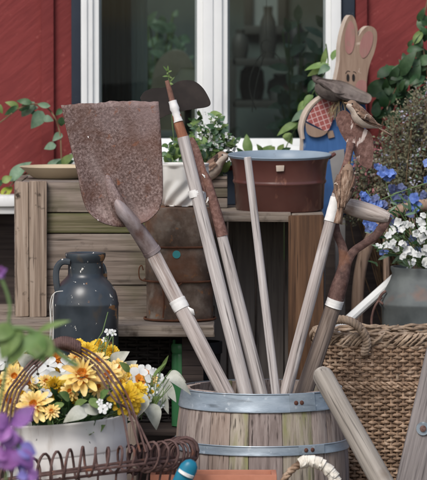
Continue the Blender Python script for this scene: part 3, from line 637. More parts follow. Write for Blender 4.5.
# --- square shovel
y1, y2 = -.02, .06
lo, hi = P(226, 394, y1), P(151, 250, y2)
t, end, d = tool('shovel', lo, hi, 'big rusty square bladed shovel standing blade up in the barrel', 'shovel', .37)
shaft(t, [end, lo, lerp(lo, hi, .5), hi + d * .01], [8.6 * px, 8.6 * px, 8 * px, 7.6 * px], 'shaft')
a0 = lerp(lo, hi, .585); wrap(t, a0, a0 + d * .03, 8.6 * px, 8.7 * px)
g = G(); q = lerp(lo, hi, .6) + V((.02, -.012, -.008)); 
g.add([q + V((-.006, 0, .014)), q + V((.014, -.004, .004)), q + V((.018, -.006, -.012)), q + V((.0, 0, -.008))], [[0, 1, 2, 3]]); build(g, 'tape_end', 'tape', t, solid=.0008)
left = [(61, 105), (66, 128), (72, 152), (78, 176), (82, 196), (88, 211), (99, 221)]
right = [(158.5, 103), (160, 120), (161.5, 145), (162.5, 172), (162.5, 196), (158, 211), (147, 221)]
L_ = catmull(left, 22); R_ = catmull(right, 22); NX = 22
vs, fs = [], []
for i in range(22):
    tt = i / 21
    for j in range(NX + 1):
        s = j / NX; ss = 2 * s - 1
        x = L_[i][0] + (R_[i][0] - L_[i][0]) * s; y = L_[i][1] + (R_[i][1] - L_[i][1]) * s
        if i == 0: y += -1.6 * math.sin(math.pi * s) + .35 * math.sin(s * 23) - 1.3 * (s > .46) + .3 * math.sin(s * 57)
        y += (6 * (tt ** 6)) * (1 - ss * ss)
        edge = abs(ss) ** 3
        Yd = .045 - .028 * edge * (.25 + .75 * tt) - .022 * abs(ss) ** 2 * max(0, tt - .45) + .03 * (tt - .5) - .018 * max(0, tt - .8) / .2
        # frog ridge continuing up from the socket and flanking hollows
        cxr = 112 - 8 * (1 - tt); dd = (x - cxr - 2) / 9
        Yd -= .014 * math.exp(-dd * dd) * max(0, (tt - .55) / .45) ** 1.2
        Yd += .016 * math.exp(-((abs(x - cxr) - 20) / 10) ** 2) * max(0, (tt - .5) / .5)
        vs.append(P(x, y, Yd))
n = NX + 1
fs = [[i * n + j, i * n + j + 1, (i + 1) * n + j + 1, (i + 1) * n + j] for i in range(21) for j in range(NX)]
g = G(); g.add(vs, fs); build(g, 'blade', 'rust_blade', t, 60, solid=.003)
g = G(); pts = catmull([(106, 172, .047), (109, 182, .041), (113, 194, .034), (119, 206, .030), (124, 213, .030)], 16)
g.tube([P(*q) for q in pts], [v[0] * px for v in catmull([(1.0,), (4.0,), (6.2,), (7.2,), (7.6,)], 16)], 14, flat=.55); build(g, 'frog', 'rust_blade', t, 60)
g = G(); pts = catmull([(116, 200, .034), (122, 210, .0295), (131, 221, .034), (141, 235, .05), (152.5, 252.5, y2)], 22)
g.tube([P(*q) for q in pts], [v[0] * px for v in catmull([(4.5,), (6.9,), (7.6,), (8.4,), (9,)], 22)], 16)
g.tube([P(150.8, 249.8, y2 - .002), P(152.8, 253, y2)], [9.5 * px, 9.5 * px], 16); build(g, 'socket', 'rust_sock', t, 50)
# --- dark hoe
lo, hi = P(246, 394, .03), P(180, 128, .1)
t, end, d = tool('hoe', lo, hi, 'long hoe with a dark rounded two lobed blade at its top', 'hoe', .36)
tp = P(172.5, 101, .11)
shaft(t, [end, lo, lerp(lo, hi, .5), P(183, 137, .098)], [7.2 * px, 7.2 * px, 6.9 * px, 6.2 * px], 'shaft_white')
shaft(t, [P(183.5, 139, .098), P(179, 125, .102), P(176.5, 115, .105)], [5.6 * px, 5.2 * px, 4.6 * px], 'copper_wood', name='stained_neck')
wrap(t, P(178.5, 122, .1), tp, 4.7 * px, 4.4 * px, lump=.0016); a0 = P(194.5, 190, .085); wrap(t, a0, a0 + d * -.02, 7.2 * px, 7.2 * px)
g = G(); g.tube([P(173.5, 106, .108), P(170, 92, .11), P(166.8, 80.5, .112)], [3.2 * px, 2.8 * px, 2.2 * px], 10); build(g, 'tang', 'rust', t)
ol = catmull([(140, 98), (144, 92), (152, 88.5), (163, 87.5), (171, 85.5), (178, 81.5), (186, 80), (195, 81.5), (203, 88), (209, 98), (210.5, 104), (206, 107), (196, 108.5), (182, 111), (168, 114.5), (158, 119), (150, 116), (144, 107)], 60)
g = G(); g.prism([P(x, y, .15 + .02 * math.sin((x - 140) / 70 * math.pi)) for x, y in ol], (0, .003, -.001)); build(g, 'blade', 'dark_blade', t, 30)
# --- rusty spud
lo, hi = P(261, 394, .07), P(221, 232, .09)
t, end, d = tool('weeding_spud', lo, hi, 'pale shafted weeding tool with a narrow rusty tapering head', 'tool', .36)
shaft(t, [end, lo, lerp(lo, hi, .5), hi + d * .01], [7 * px, 7 * px, 6.6 * px, 5.4 * px], 'shaft_white')
g = G(); g.tube([P(222.5, 236, .09), P(215, 208, .093), P(207, 180, .096), P(201, 166, .098)], [6.2 * px, 5.4 * px, 4.4 * px, 2.2 * px], 12); build(g, 'ferrule', 'rust', t, 50)
ol = catmull([(189, 139.5), (191.5, 137), (195, 140), (199.5, 149), (204, 163), (208, 177), (210, 188), (206, 192), (201, 189), (196, 178), (191, 160)], 40)
g = G(); g.prism([P(x, y, .095 - .004 * math.sin((y - 137) / 55 * math.pi)) for x, y in ol], (0, .0035, 0)); build(g, 'blade', 'rust', t, 30)
for q in ((202, 174, 205, 178), (207.5, 183, 211, 196), (208, 197, 206, 203)):
    g = G(); g.tube([P(q[0], q[1], .085), P((q[0] + q[2]) / 2 + .8, (q[1] + q[3]) / 2, .084), P(q[2], q[3], .085)], [.001, .0028, .001], 6, flat=.4); build(g, 'paint_chip', 'tape', t)
# --- thin white rod
lo, hi = P(276, 394, -.06), P(247.5, 157, -.02); d = (hi - lo).normalized(); end = lo - d * .36
g = G(); g.tube([end, lo, lerp(lo, hi, .5) , hi - d * .002, hi], [4.4 * px, 4.4 * px, 4.2 * px, 3.8 * px, 3.0 * px], 12)
single(g, 'cane', 'shaft_white', end, 'thin straight whitish wooden cane standing alone in the barrel', 'cane', mtx=axis_frame(lo, hi))
# --- rusty hoe with sparrows
lo, hi = P(285.5, 394, -.05), P(336, 200, -.03)
t, end, d = tool('draw_hoe', lo, hi, 'grey shafted hoe with a wide rusty plate that a sparrow perches on', 'hoe', .34)
shaft(t, [end, lo, lerp(lo, hi, .5), P(337.5, 194, -.03)], [6.4 * px, 6.4 * px, 6.2 * px, 5.6 * px], 'shaft')
g = G(); g.tube([P(q[0], q[1], q[2]) for q in catmull([(336.8, 197, -.03), (341, 182, -.03), (345.5, 168, -.028), (348.5, 155, -.02), (351, 143, -.012)], 18)], [r[0] * px for r in catmull([(5.6,), (5.2,), (4.2,), (3.6,), (4.5,)], 18)], 12); build(g, 'neck', 'rust', t, 50)
ol = catmull([(335.5, 119), (339, 112.5), (346, 110.5), (354, 118), (362, 127), (370, 132), (373.5, 142), (373, 158), (371, 168), (364, 167), (357, 160), (352, 147), (346, 142), (340, 132)], 44)
g = G(); g.prism([P(x, y, -.005 + .0006 * (x - 350)) for x, y in ol], (0, .004, 0)); build(g, 'blade', 'rust', t, 30)
a0 = lerp(lo, hi, .89); wrap(t, a0, a0 + d * .066, 6.5 * px, 6.2 * px, name='label_tape')
# --- D-handled spade
lo, hi = P(303.5, 394, .02), P(335.5, 300, 0)
t, end, d = tool('spade', lo, hi, 'upturned spade with a worn wooden crossbar held by a rusty Y yoke', 'spade', .33)
shaft(t, [end, lo, lerp(lo, hi, .5), hi + d * .01], [9.2 * px, 9 * px, 8.6 * px, 8 * px], 'shaft_grey')
a0 = P(333.2, 307, 0); wrap(t, a0, a0 + d * .022, 8.9 * px, 8.8 * px)
YG = -.005
yk = G(); yk.tube([P(*q) for q in catmull([(334.5, 303, 0), (338, 290, 0), (342, 277, 0), (344.5, 266, 0)], 12)], [r[0] * px for r in catmull([(8.6,), (8.4,), (7.6,), (6.5,)], 12)], 12)
yk.tube([P(*q, YG + .003) for q in catmull([(343.5, 272), (344, 258), (342, 246), (337, 234), (335, 222), (337, 212), (340, 206)], 24)], [r[0] * px for r in catmull([(6,), (5.4,), (4.6,), (4.2,), (4.4,), (4.6,), (4.6,)], 24)], 10, flat=.6)
yk.tube([P(*q, YG) for q in catmull([(344, 270), (348, 260), (354, 251), (364, 244), (375, 236), (383, 226), (388.5, 216)], 24)], [r[0] * px for r in catmull([(6,), (5,), (4.4,), (4.2,), (4.4,), (4.8,), (4.6,)], 24)], 10, flat=.6)
build(yk, 'yoke', 'rust_dk', t, 50)
g = G(); ga, gb = P(339, 203.5, YG), P(389, 218, YG)
g.tube([lerp(ga, gb, i / 9) for i in range(10)], [r * px for r in (6.2, 7.6, 8.2, 8.6, 8.8, 8.8, 8.6, 8.0, 7.0, 5.0)], 16)
gm = axis_frame(ga, gb)
build(g, 'grip', 'grip', t, 50)

# ------------------------------------------------------------------ sparrows
def sparrow(pos, fwd, up, label, head_turn=0, L=1.0, legs=True, sink=.012):
    """local: +x forward, +z up, origin at the feet"""
    m = frame_fu(fwd, up); root = thing('sparrow', pos, label, 'bird', 'sparrows perched among the tools', mtx=m)
    w = WMX[root]
    T = lambda q: w @ ((V(q) - V((0, 0, sink))) * L)
    st = [(-.062, .036, .004, .008), (-.05, .036, .009, .013), (-.032, .035, .0175, .020), (-.010, .036, .0245, .0255), (.012, .041, .0265, .0265), (.028, .047, .0238, .0232), (.037, .0525, .0200, .0195), (.046, .0565, .0178, .0172), (.056, .0575, .0145, .014), (.0625, .0562, .0085, .0085), (.065, .0552, .003, .003)]
    st = catmull(st, 30); n = 18; g = G(); vs = []; info = []
    for x, z, rz, ry in st:
        for j in range(n):
            a = 2 * math.pi * j / n; ca, sa = math.cos(a), math.sin(a)
            vs.append(T((x, ry * sa, z + rz * ca))); info.append((x, sa, ca))
    for i in range(len(st) - 1):
        for j in range(n):
            x, sa, ca = info[i * n + j]
            if x > .041: mi = 2 if ca > .30 else 0
            else: mi = 1 if ca > .15 else 0
            if .038 < x < .052 and .05 < ca <= .42: mi = 3
            g.add([], [], 0); o = 0
            g.f.append([i * n + j, i * n + (j + 1) % n, (i + 1) * n + (j + 1) % n, (i + 1) * n + j]); g.m.append(mi)
    g.f.append(list(range(n))[::-1]); g.m.append(1); g.f.append([(len(st) - 1) * n + j for j in range(n)]); g.m.append(0)
    g.v = vs
    build(g, 'body', ['sp_pale', 'sp_brown', 'sp_cap', 'sp_chest'], root, 80)
    g = G(); g.tube([T((.061, 0, .0560)), T((.069, 0, .0548)), T((.075, 0, .0532))], [.0055 * L, .0036 * L, .0006 * L], 10); build(g, 'beak', 'beak', root, 50)
    for sg in (1, -1):
        g = G(); g.ball(T((.053, sg * .0138, .0625)), .0026 * L, 8); build(g, 'eye', 'eye', root)
        # wing: a shell lying on the flank, narrowing to the folded primaries
        vs = []; nn, mm = 30, 7
        for i in range(nn + 1):
            t = i / nn; x = .031 - .100 * t; k = min(range(len(st)), key=lambda q: abs(st[q][0] - max(x, -.050)))
            _, z0, rz, ry = st[k]; rz += .0015; ry += .002 * (1 - t) + .001
            mid = 72 - 34 * t; half = 34 * math.sin(math.pi * min(.93, t * .72 + .22)) ** .8 * (1 - .25 * t)
            for j in range(mm + 1):
                a = R(mid + half * (1 - 2 * j / mm)); drop = -.010 * max(0, t - .72) / .28 * 0
                vs.append(T((x - .006 * math.sin(math.pi * j / mm) * (t < .2), sg * ry * math.sin(a) * 1.03, z0 + rz * math.cos(a) + drop)))
        g = G(); fs = [[i * (mm + 1) + j, i * (mm + 1) + j + 1, (i + 1) * (mm + 1) + j + 1, (i + 1) * (mm + 1) + j] for i in range(nn) for j in range(mm)]
        g.add(vs, fs)
        for k in range(len(g.m)):
            j = k % mm; i = k // mm
            g.m[k] = 1 if j >= 4 and i < 10 else 0
            if i == 8 + abs(j - 2) // 2 and 1 <= j <= 4: g.m[k] = 2
        build(g, 'wing', ['sp_brown', 'sp_chest', 'sp_pale'], root, 80, solid=.0022)
        if legs:
            g = G(); g.tube([T((.004, sg * .009, .02)), T((-.003, sg * .009, .020)), T((.002, sg * .009, .001 + sink))], [.0022 * L, .0014 * L, .0013 * L], 6)
            for dy in (-.005, 0, .005): g.tube([T((.002, sg * .009, .0015 + sink)), T((.013, sg * .009 + dy, .0008 + sink))], .0011 * L, 5)
            g.tube([T((.002, sg * .009, .0015 + sink)), T((-.008, sg * .009, .0008 + sink))], .0011 * L, 5); build(g, 'leg', 'leg_pink', root)
    g = G(); vs = []
    for i in range(6):
        t = i / 5; x = -.052 - .058 * t; hw = .008 + .005 * t
        vs += [T((x, -hw, .0345 - .004 * t)), T((x, 0, .038 - .006 * t)), T((x, hw, .0345 - .004 * t))]
    g.add(vs, [[i * 3 + j, i * 3 + j + 1, i * 3 + j + 4, i * 3 + j + 3] for i in range(5) for j in (0, 1)]); build(g, 'tail', 'sp_brown', root, 60, solid=.003)
    return root
q = P(213.5, 178, .732); q.z = pzt + .001
sparrow(q, (.88, -.16, .44), (-.3, 0, 1), 'sparrow on the little planter box beside the enamel tub, facing right', L=1.0, sink=.019)
q = P(358, 125.5, -.003)
sparrow(q, (-.80, -.25, .42), (.42, -.05, 1), 'sparrow atop the rusty hoe plate in front of the wooden rabbit', L=.88)
q = P(342.5, 189, -.052)
sparrow(q, (.16, .30, .92), (.15, -1, .2), 'sparrow clinging head up to the hoe shaft above the spade crossbar', L=.92)

# ------------------------------------------------------------------ wooden rabbit cut-out
RYb = 1.0
rab = thing('rabbit_cutout', (P(338, 0, RYb).x, RYb, 0), 'painted wooden rabbit cut-out in blue coat with plaid sleeve and felt hat', 'garden figure')
def plate(name, pts, y, th, m, edge=None, n=60, sm=True):
    ol = catmull(pts + [pts[0]], n)[:-1] if sm else pts
    g = G(); g.prism([P(a, b_, y) for a, b_ in ol], (-.010 if th > .02 else 0, th, 0), 0, 1 if edge else 0)
    return build(g, name, [m, edge] if edge else m, rab, 30)
hd = [(333, 92), (336.5, 78), (339.5, 62), (340, 46), (343, 30), (347.5, 18), (351.5, 15), (355, 19), (357.5, 28), (358, 36.5), (362, 31), (367, 26.5), (372, 26.5), (376.5, 31), (377, 40), (374.5, 52), (370, 64), (367.5, 76), (366, 92), (364, 102), (345, 104)]
plate('head', hd, RYb, .028, 'b_face', 'b_edge')
plate('ear_lining', [(345.5, 50), (345, 36), (348, 24), (351.5, 21), (354.5, 28), (355, 40), (352.5, 51), (348.5, 54)], RYb - .002, .004, 'b_pink', n=30)
plate('ear_lining', [(359.5, 52), (360.5, 42), (364.5, 34), (369.5, 31), (373, 35), (372, 45), (367.5, 55), (362.5, 58)], RYb - .002, .004, 'b_pink', n=30)
plate('cheek', [(356, 84), (360, 80), (366, 82), (366, 92), (361, 95), (356, 90)], RYb - .002, .004, 'b_pink', n=24)
for ex in (347.8, 353.4): plate('eye', [(ex - 1.2, 75.5), (ex, 73.8), (ex + 1.3, 75.5), (ex + 1.3, 79.5), (ex, 81.2), (ex - 1.2, 79.5)], RYb - .0025, .004, 'b_black', n=20)
g = G()
for a in (((345.5, 73.5), (347.5, 71), (350, 71.5)), ((353, 71.8), (354.8, 71.8), (356, 73.5))): g.tube([P(*q, RYb - .001) for q in catmull(a, 8)], .0008, 5)
build(g, 'eyebrow', 'b_black', rab)
body = [(305, 215), (303, 160), (303.5, 140), (301.5, 128), (306, 112), (316, 100), (330, 93), (350, 92), (364, 100), (366, 128), (358, 160), (349, 185), (347, 215)]
plate('coat', body, RYb + .002, .03, 'b_blue', 'b_edge')
g = G(); a0 = P(312, 215, RYb); b0 = P(366, 215, RYb); g.box((a0.x, RYb + .004, .0), (a0.x + .04, RYb + .03, a0.z + .02), .003); g.box((b0.x - .09, RYb + .004, 0), (b0.x - .06, RYb + .03, a0.z + .02), .003); build(g, 'stake', 'b_grey', rab)
sl = plate('sleeve', [(306.5, 121), (311, 111), (320, 101), (331, 95), (336.5, 96), (335.5, 106), (332, 122), (327, 131), (318, 127)], RYb - .010, .011, 'plaid', 'b_edge')
plate('paw', [(305.5, 122.5), (312, 126), (321, 130), (327.5, 131.5), (322, 136), (314, 137), (307, 133)], RYb - .0105, .011, 'b_face', 'b_edge', n=30)
g = G()
for q0 in (((303, 139), (302, 128), (306, 114), (314, 103), (324, 96)),): g.tube([P(*q, RYb - .004) for q in catmull(q0, 16)], 2.0 * S(1), 6)
build(g, 'piping', 'b_edge', rab)
plate('button', [(327, 131), (333, 130.5), (334.5, 137), (328.5, 138.5)], RYb - .004, .006, 'b_face', sm=False)
plate('leg_board', [(329, 152), (344, 149), (347, 182), (352, 212), (338, 214), (333, 182)], RYb - .012, .012, 'b_grey', sm=False)
g = G(); hc = P(341, 89.5, RYb - .04); ha = frame_fu((.93, .05, -.37), (.26, -.50, .80))
nn = 48; vs = []; rows_ = [(.002, .012), (.03, .010), (.055, .004), (.078, -.001), (.087, -.001), (.091, .003), (.0915, .006), (.09, .001), (.086, -.006), (.055, -.006), (.002, -.006)]
for (r_, h) in rows_:
    for j in range(nn):
        a = 2 * math.pi * j / nn; wv = (.005 * math.sin(2 * a + .2) + .003 * math.sin(5 * a)) * (r_ / .09) ** 2
        vs.append(hc + ha @ V((r_ * math.cos(a) * 1.02, r_ * .40 * math.sin(a), h * .8 + wv)))
g.add(vs, [[i * nn + j, i * nn + (j + 1) % nn, (i + 1) * nn + (j + 1) % nn, (i + 1) * nn + j] for i in range(len(rows_) - 1) for j in range(nn)])
hat = build(g, 'hat', 'felt', rab, 60)
g = G(); g.lathe([(.048, .002), (.047, -.008), (.043, -.026), (.036, -.036), (.02, -.041), (.001, -.042)], hc + ha @ V((-.030, -.010, .002)), 28, fn=lambda a, z: 1 + .05 * math.sin(3 * a), mtx=ha @ MX.Diagonal(V((1, .55, 1))).to_3x3()); build(g, 'hat_crown', 'felt', hat, 60)
g = G()
for i in range(26):
    a = P(rnd(336, 346), rnd(94, 104), RYb - .03); b_ = a + V((rnd(-.04, .015), rnd(-.02, .005), rnd(-.07, -.02)))
    g.tube([a, lerp(a, b_, .5) + V((rnd(-.006, .006), -.006, .004)), b_], .0009, 4)
build(g, 'raffia_tuft', 'raffia', rab)

# ------------------------------------------------------------------ wicker
def weave(gx, ctr, a, b_, z0, z1, flare, rows, r, stakes, se=3.2, ph=0):
    ns = stakes * 6; path = []
    K = 1200; pts = []
    for i in range(K):
        t = 2 * math.pi * i / K; ct, st = math.cos(t), math.sin(t)
        k = (abs(ct) ** se + abs(st) ** se) ** (-1 / se); pts.append((k * ct, k * st))
    Ls = [0]
    for i in range(K): Ls.append(Ls[-1] + math.hypot((pts[(i + 1) % K][0] - pts[i][0]) * a, (pts[(i + 1) % K][1] - pts[i][1]) * b_))
    tot = Ls[-1]; uni = []; j = 0
    for i in range(ns):
        s = tot * i / ns
        while Ls[j + 1] < s: j += 1
        uni.append(pts[j % K])
    amp = r * .95
    for k in range(rows):
        t = k / (rows - 1); z = z0 + (z1 - z0) * t; f = 1 + flare * t; ring = []
        dzr = rnd(-.0006, .0006)
        for i in range(ns):
            x, y = uni[i]; o = amp * math.cos(math.pi * i / 6 + math.pi * k); l = math.hypot(x, y)
            ring.append(ctr + V((x * a * f + x / l * o, y * b_ * f + y / l * o, z + dzr + .0012 * math.sin(i * .23 + k * 1.7) + .0006 * math.sin(i * 1.3 + k))))
        rk = r * rnd(.85, 1.1)
        gx.tube(ring, rk, 6, closed=True, flat=1.0)
    for i in range(stakes):
        x, y = uni[i * 6]; l = math.hypot(x, y)
        gx.tube([ctr + V((x * a * (1 + flare * t), y * b_ * (1 + flare * t), z0 + (z1 - z0) * t)) for t in (0, .5, 1)], r * .8, 5)
    return lambda t, f: None, uni
def twist(pts, r, strands, turns, closed, gx, n=6, ph=0):
    pts = [V(p) for p in pts]; k = len(pts)
    for s in range(strands):
        o = []
        for i in range(k):
            t = (pts[(i + 1) % k] - pts[i - 1]) if closed else (pts[min(k - 1, i + 1)] - pts[max(0, i - 1)])
            t.normalize(); u = V((0, 0, 1)) if abs(t.z) < .8 else V((0, 1, 0)); u = (u - t * u.dot(t)).normalized(); w_ = t.cross(u)
            a = 2 * math.pi * (turns * i / (k if closed else k - 1) + s / strands) + ph
            o.append(pts[i] + (u * math.cos(a) + w_ * math.sin(a)) * r * .62)
        gx.tube(o, r * .62, n, closed=closed)
bkc = V((P(402, 340, .3).x, .315, 0)); ba, bb = 88 * S(.3), .135
hz = P(360, 337, .18).z
hamper = thing('wicker_basket', bkc, 'big brown wicker hamper with a twisted cane handle beside the barrel', 'basket')
g = G(); _, uni = weave(g, bkc, ba * .97, bb * .97, .01, hz - .028, .03, 60, .0046, 76); build(g, 'body', 'wicker', hamper, 60)
g = G()
for k in range(9):
    zz_ = hz - .026 + .0042 * k; ph = rnd(0, 6); w1 = random.choice((20, 24, 30)); ring = []
    for i, (x, y) in enumerate(uni):
        l = math.hypot(x, y); o = .0055 * math.sin(2 * math.pi * i / w1 + ph) - .002
        ring.append(bkc + V((x * ba * 1.0 + x / l * o, y * bb * 1.0 + y / l * o, zz_ + .0035 * math.sin(i * .11 + ph) + .002 * math.sin(i * .37 + 2 * ph))))
    g.tube(ring, rnd(.0034, .0048), 6, closed=True)
for k in range(60):
    i0 = random.randrange(len(uni)); pts_ = []
    for m_ in range(14):
        x, y = uni[(i0 + m_) % len(uni)]; l = math.hypot(x, y); pts_.append(bkc + V((x * ba + x / l * (.002 + .008 * math.sin(math.pi * m_ / 13)), y * bb + y / l * (.002 + .008 * math.sin(math.pi * m_ / 13)), hz - .024 + .034 * m_ / 13)))
    g.tube(pts_, .0038, 6)
build(g, 'rim', 'wicker_pale', hamper, 60)
g = G(); zb_ = P(360, 388, .18).z
for dz in (0, .011): twist([bkc + V((x * (ba * 1.0 + .002), y * (bb + .002), zb_ + dz)) for x, y in uni], .0058, 2, 44, True, g)
build(g, 'waling', 'wicker', hamper, 60)
g = G(); hpts = [P(*q) for q in catmull([(318, 343, .2), (321, 331, .185), (330, 322, .17), (342, 319.5, .16), (354, 323, .155), (363, 332, .155), (367, 343, .16), (364, 354, .172)], 60)]
twist(hpts, .0105, 3, 9, False, g, 8); build(g, 'handle', 'wicker_pale', hamper, 60)
g = G(); g.box((bkc.x - ba * .8, bkc.y - bb * .8, .0), (bkc.x + ba * .8, bkc.y + bb * .8, .02), 0); build(g, 'base', 'wicker_dark', hamper, 0)
# dark log basket under the bench
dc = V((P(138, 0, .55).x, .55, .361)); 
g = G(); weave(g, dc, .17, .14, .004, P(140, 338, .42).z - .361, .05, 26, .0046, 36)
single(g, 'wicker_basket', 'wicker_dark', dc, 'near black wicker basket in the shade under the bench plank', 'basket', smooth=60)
# green bottle, black pot on lower shelf
gz = .361; gq = P(180.5, 350, .3)
gb_ = thing('bottle', (gq.x, .3, gz), 'green plastic bottle standing in the shade behind the barrel', 'bottle')
g = G(); rt_ = 9 * S(.3); zt_ = P(180, 352, .3).z
g.lathe([(.001, gz + .001), (rt_, gz + .002), (rt_, zt_ - .01), (rt_ * .9, zt_), (rt_ * .6, zt_ + .006), (.001, zt_ + .006)], (gq.x, .3, 0), 28); build(g, 'body', 'green_glass', gb_, 40)
g = G(); g.lathe([(rt_ * .98, zt_ - .002), (rt_ * 1.05, zt_ + .004), (rt_ * 1.05, zt_ + .018), (rt_ * .95, zt_ + .024), (.001, zt_ + .024)], (gq.x, .3, 0), 28); 
g.tube([(gq.x - rt_ * .7, .3, zt_ + .02), (gq.x - rt_ * .7, .3, zt_ + .034)], .004, 8); build(g, 'cap', 'green_glass', gb_, 40)
bq = P(200, 350, .36); g = G(); g.lathe([(.001, gz + .001), (.045, gz + .001), (.058, P(0, 347, .36).z - .02), (.062, P(0, 347, .36).z - .018), (.062, P(0, 342, .36).z), (.056, P(0, 342, .36).z), (.05, gz + .03), (.001, gz + .03)], (bq.x, .38, 0), 32)
single(g, 'plant_pot', 'black_pot', (bq.x, .38, gz), 'black pot standing in shade between green bottle and brown crate', 'pot', smooth=40)

# ------------------------------------------------------------------ chair + grey churn on its seat
CYc = .86
chair = thing('bentwood_chair', (P(415, 0, .7).x, .68, 0), 'bentwood chair with hooped back holding the grey flower churn', 'chair')
g = G(); g.tube([P(*q, CYc) for q in catmull([(357, 350), (357, 320), (358, 290), (362, 262), (370, 240), (380, 224), (394, 213), (412, 207), (432, 205), (452, 209), (470, 222), (482, 250), (486, 300), (487, 350)], 50)], 6.2 * S(CYc), 10); build(g, 'hoop', 'bent', chair, 60)
for u in (385.5, 412, 436, 458):
    g = G(); g.tube([P(u, 218 - (6 if 400 < u < 450 else 0), CYc), P(u + 1, 280, CYc - .004), P(u + 1, 355, CYc)], 3.2 * S(CYc), 8); build(g, 'spindle', 'bent', chair, 60)
sz = P(0, 352, CYc).z; sx0, sx1 = P(350, 0, CYc).x, P(494, 0, CYc).x
g = G(); g.box((sx0, .44, sz - .03), (sx1, CYc + .03, sz), .008); build(g, 'seat', 'bent', chair)
for xx in (sx0 + .03, sx1 - .03):
    for yy in (.47, CYc): g = G(); g.tube([(xx, yy, sz - .028), (xx, yy, 0)], [.018, .014], 10); build(g, 'leg', 'bent', chair, 60)
g = G(); q0, q1 = P(357, 312, .64), P(396, 277, .70); dd_ = (q1 - q0).normalized(); g.tube([q0 - dd_ * .25, q0, q1, q1 + dd_ * .1], 5 * S(.65), 10)
single(g, 'pole', 'white_paint', q0 - dd_ * .25, 'white painted pole slanting behind the grey churn on the chair', 'pole', mtx=axis_frame(q0, q1))
GY = .62; gc = P(428, 300, GY); gr = 49 * S(GY); gz1, gz2, gz3, gz0 = P(0, 270, GY - .1).z, P(0, 295, GY - .1).z, P(0, 306, GY - .1).z, sz + .001
gch = thing('milk_churn', (gc.x, GY, gz0), 'dull grey zinc churn with rusty patches filled with blue and white flowers', 'churn')
g = G(); g.lathe([(.001, gz0), (gr * .93, gz0), (gr * .95, gz3 - .012), (gr, gz3 - .002), (gr * 1.0, gz3 + .004), (gr * .93, gz2 - .004), (gr * .78, gz2 + .035), (gr * .735, gz1 - .016), (gr * .77, gz1 - .003), (gr * .77, gz1 + .003), (gr * .72, gz1 + .003), (gr * .70, gz1 - .05), (.001, gz1 - .06)], (gc.x, GY, 0), 56); build(g, 'body', 'churn_grey', gch, 40)
g = G(); g.tube([P(*q, GY - .05) for q in catmull([(382, 297), (377, 303), (373, 312), (371.5, 323), (374, 332), (380, 330)], 18)], .0035, 8); g.tube([P(*q, GY - .05) for q in catmull([(386, 291), (382, 294), (379, 300), (383, 304)], 12)], .004, 8); build(g, 'handle', 'rust_dk', gch, 60)

# ------------------------------------------------------------------ foreground: plank stand, wire basket, bucket
FY = -.55; BX = P(70, 430, FY).x; sF = S(FY)
fb0 = .19
fbench = thing('low_bench', (P(160, 0, -.5).x, -.55, 0), 'low plank bench carrying the wire basket and terracotta trough', 'bench')
for y0, y1 in ((-.98, -.7), (-.696, -.42), (-.416, -.27)):
    g = G(); g.box((P(-60, 0, FY).x, y0, fb0 - .03), (P(345, 0, FY).x, y1, fb0), .004, jit=.001); build(g, 'plank', 'plank', fbench)
for xx in (P(-40, 0, FY).x, P(335, 0, FY).x):
    g = G(); g.box((xx - .02, -.96, 0), (xx + .02, -.3, fb0 - .032), .004); build(g, 'leg', 'gwz', fbench)
wb_c = V((P(76, 455, FY).x, FY, fb0))
CR = 109 * sF; cz = P(76, 466, FY).z; SL = .125; DR = .74; BK = .125
wbk = thing('wire_basket', wb_c, 'rusty wire basket with coiled rim and tall hoop handle round the white bucket', 'basket')
g = G(); turns = 54; n = turns * 14; pts = []
for i in range(n):
    a = 2 * math.pi * i / n; b_ = 2 * math.pi * turns * i / n; rr_ = .033 * (1 + .12 * math.sin(7 * a) + .06 * math.sin(b_ * .37))
    r2 = CR + rr_ * math.cos(b_)
    pts.append(V((wb_c.x + r2 * math.cos(a), FY + r2 * math.sin(a) * DR, cz + SL * r2 * math.cos(a) - BK * r2 * DR * math.sin(a) + rr_ * 1.05 * math.sin(b_) + .004 * math.sin(3 * a))))
g.tube(pts, .0036, 6, closed=True); build(g, 'coil_rim', 'wire', wbk, 60)
g = G()
for dr, dz in ((-.026, -.012), (.027, -.014), (.0, -.031)):
    g.tube([(wb_c.x + (CR + dr) * math.cos(2 * math.pi * i / 64), FY + (CR + dr) * math.sin(2 * math.pi * i / 64) * DR, cz + SL * CR * math.cos(2 * math.pi * i / 64) - BK * CR * DR * math.sin(2 * math.pi * i / 64) + dz) for i in range(64)], .004, 6, closed=True)
build(g, 'rim_wire', 'wire', wbk, 60)
for i in range(36):
    a = 2 * math.pi * (i + .3) / 36; g = G()
    g.tube([(wb_c.x + (CR) * math.cos(a), FY + (CR) * DR * math.sin(a), cz + SL * CR * math.cos(a) - BK * CR * DR * math.sin(a) - .026), (wb_c.x + (CR * .93) * math.cos(a), FY + CR * .93 * DR * math.sin(a), (cz + fb0) / 2), (wb_c.x + (CR * .86) * math.cos(a), FY + CR * .86 * DR * math.sin(a), fb0 + .004)], .0032, 6); build(g, 'upright_wire', 'wire', wbk, 60)
hg = G()
HY = FY - .12
for k, (u, v_, yy) in enumerate([(146, 452, -.735), (140, 452, -.74), (130, 453, -.745), (151, 450, -.73)]):
    j = k * 4.0
    hg.tube([P(*q) for q in catmull([(60, 342 + j * .5, HY), (80, 347 + j * .8, HY), (98, 357 + j * 1.4, HY), (114, 375 + j * 2, HY - .02 - .012 * k), (127 + (u - 140) * .5, 402 + j, (HY + yy) / 2), (u, v_, yy)], 30)], .0031, 6)
for k, (u, v_, yy) in enumerate([(-8, 470, -.72), (-1, 470, -.73), (5, 470, -.735), (10, 470, -.74)]):
    j = k * 4.2
    hg.tube([P(*q) for q in catmull([(62, 343, HY), (48, 350 + j * .6, HY), (32, 361 + j, HY), (16 + j, 380, HY), (4 + j, 402, (HY + yy) / 2), (u, v_, yy)], 30)], .0031, 6)
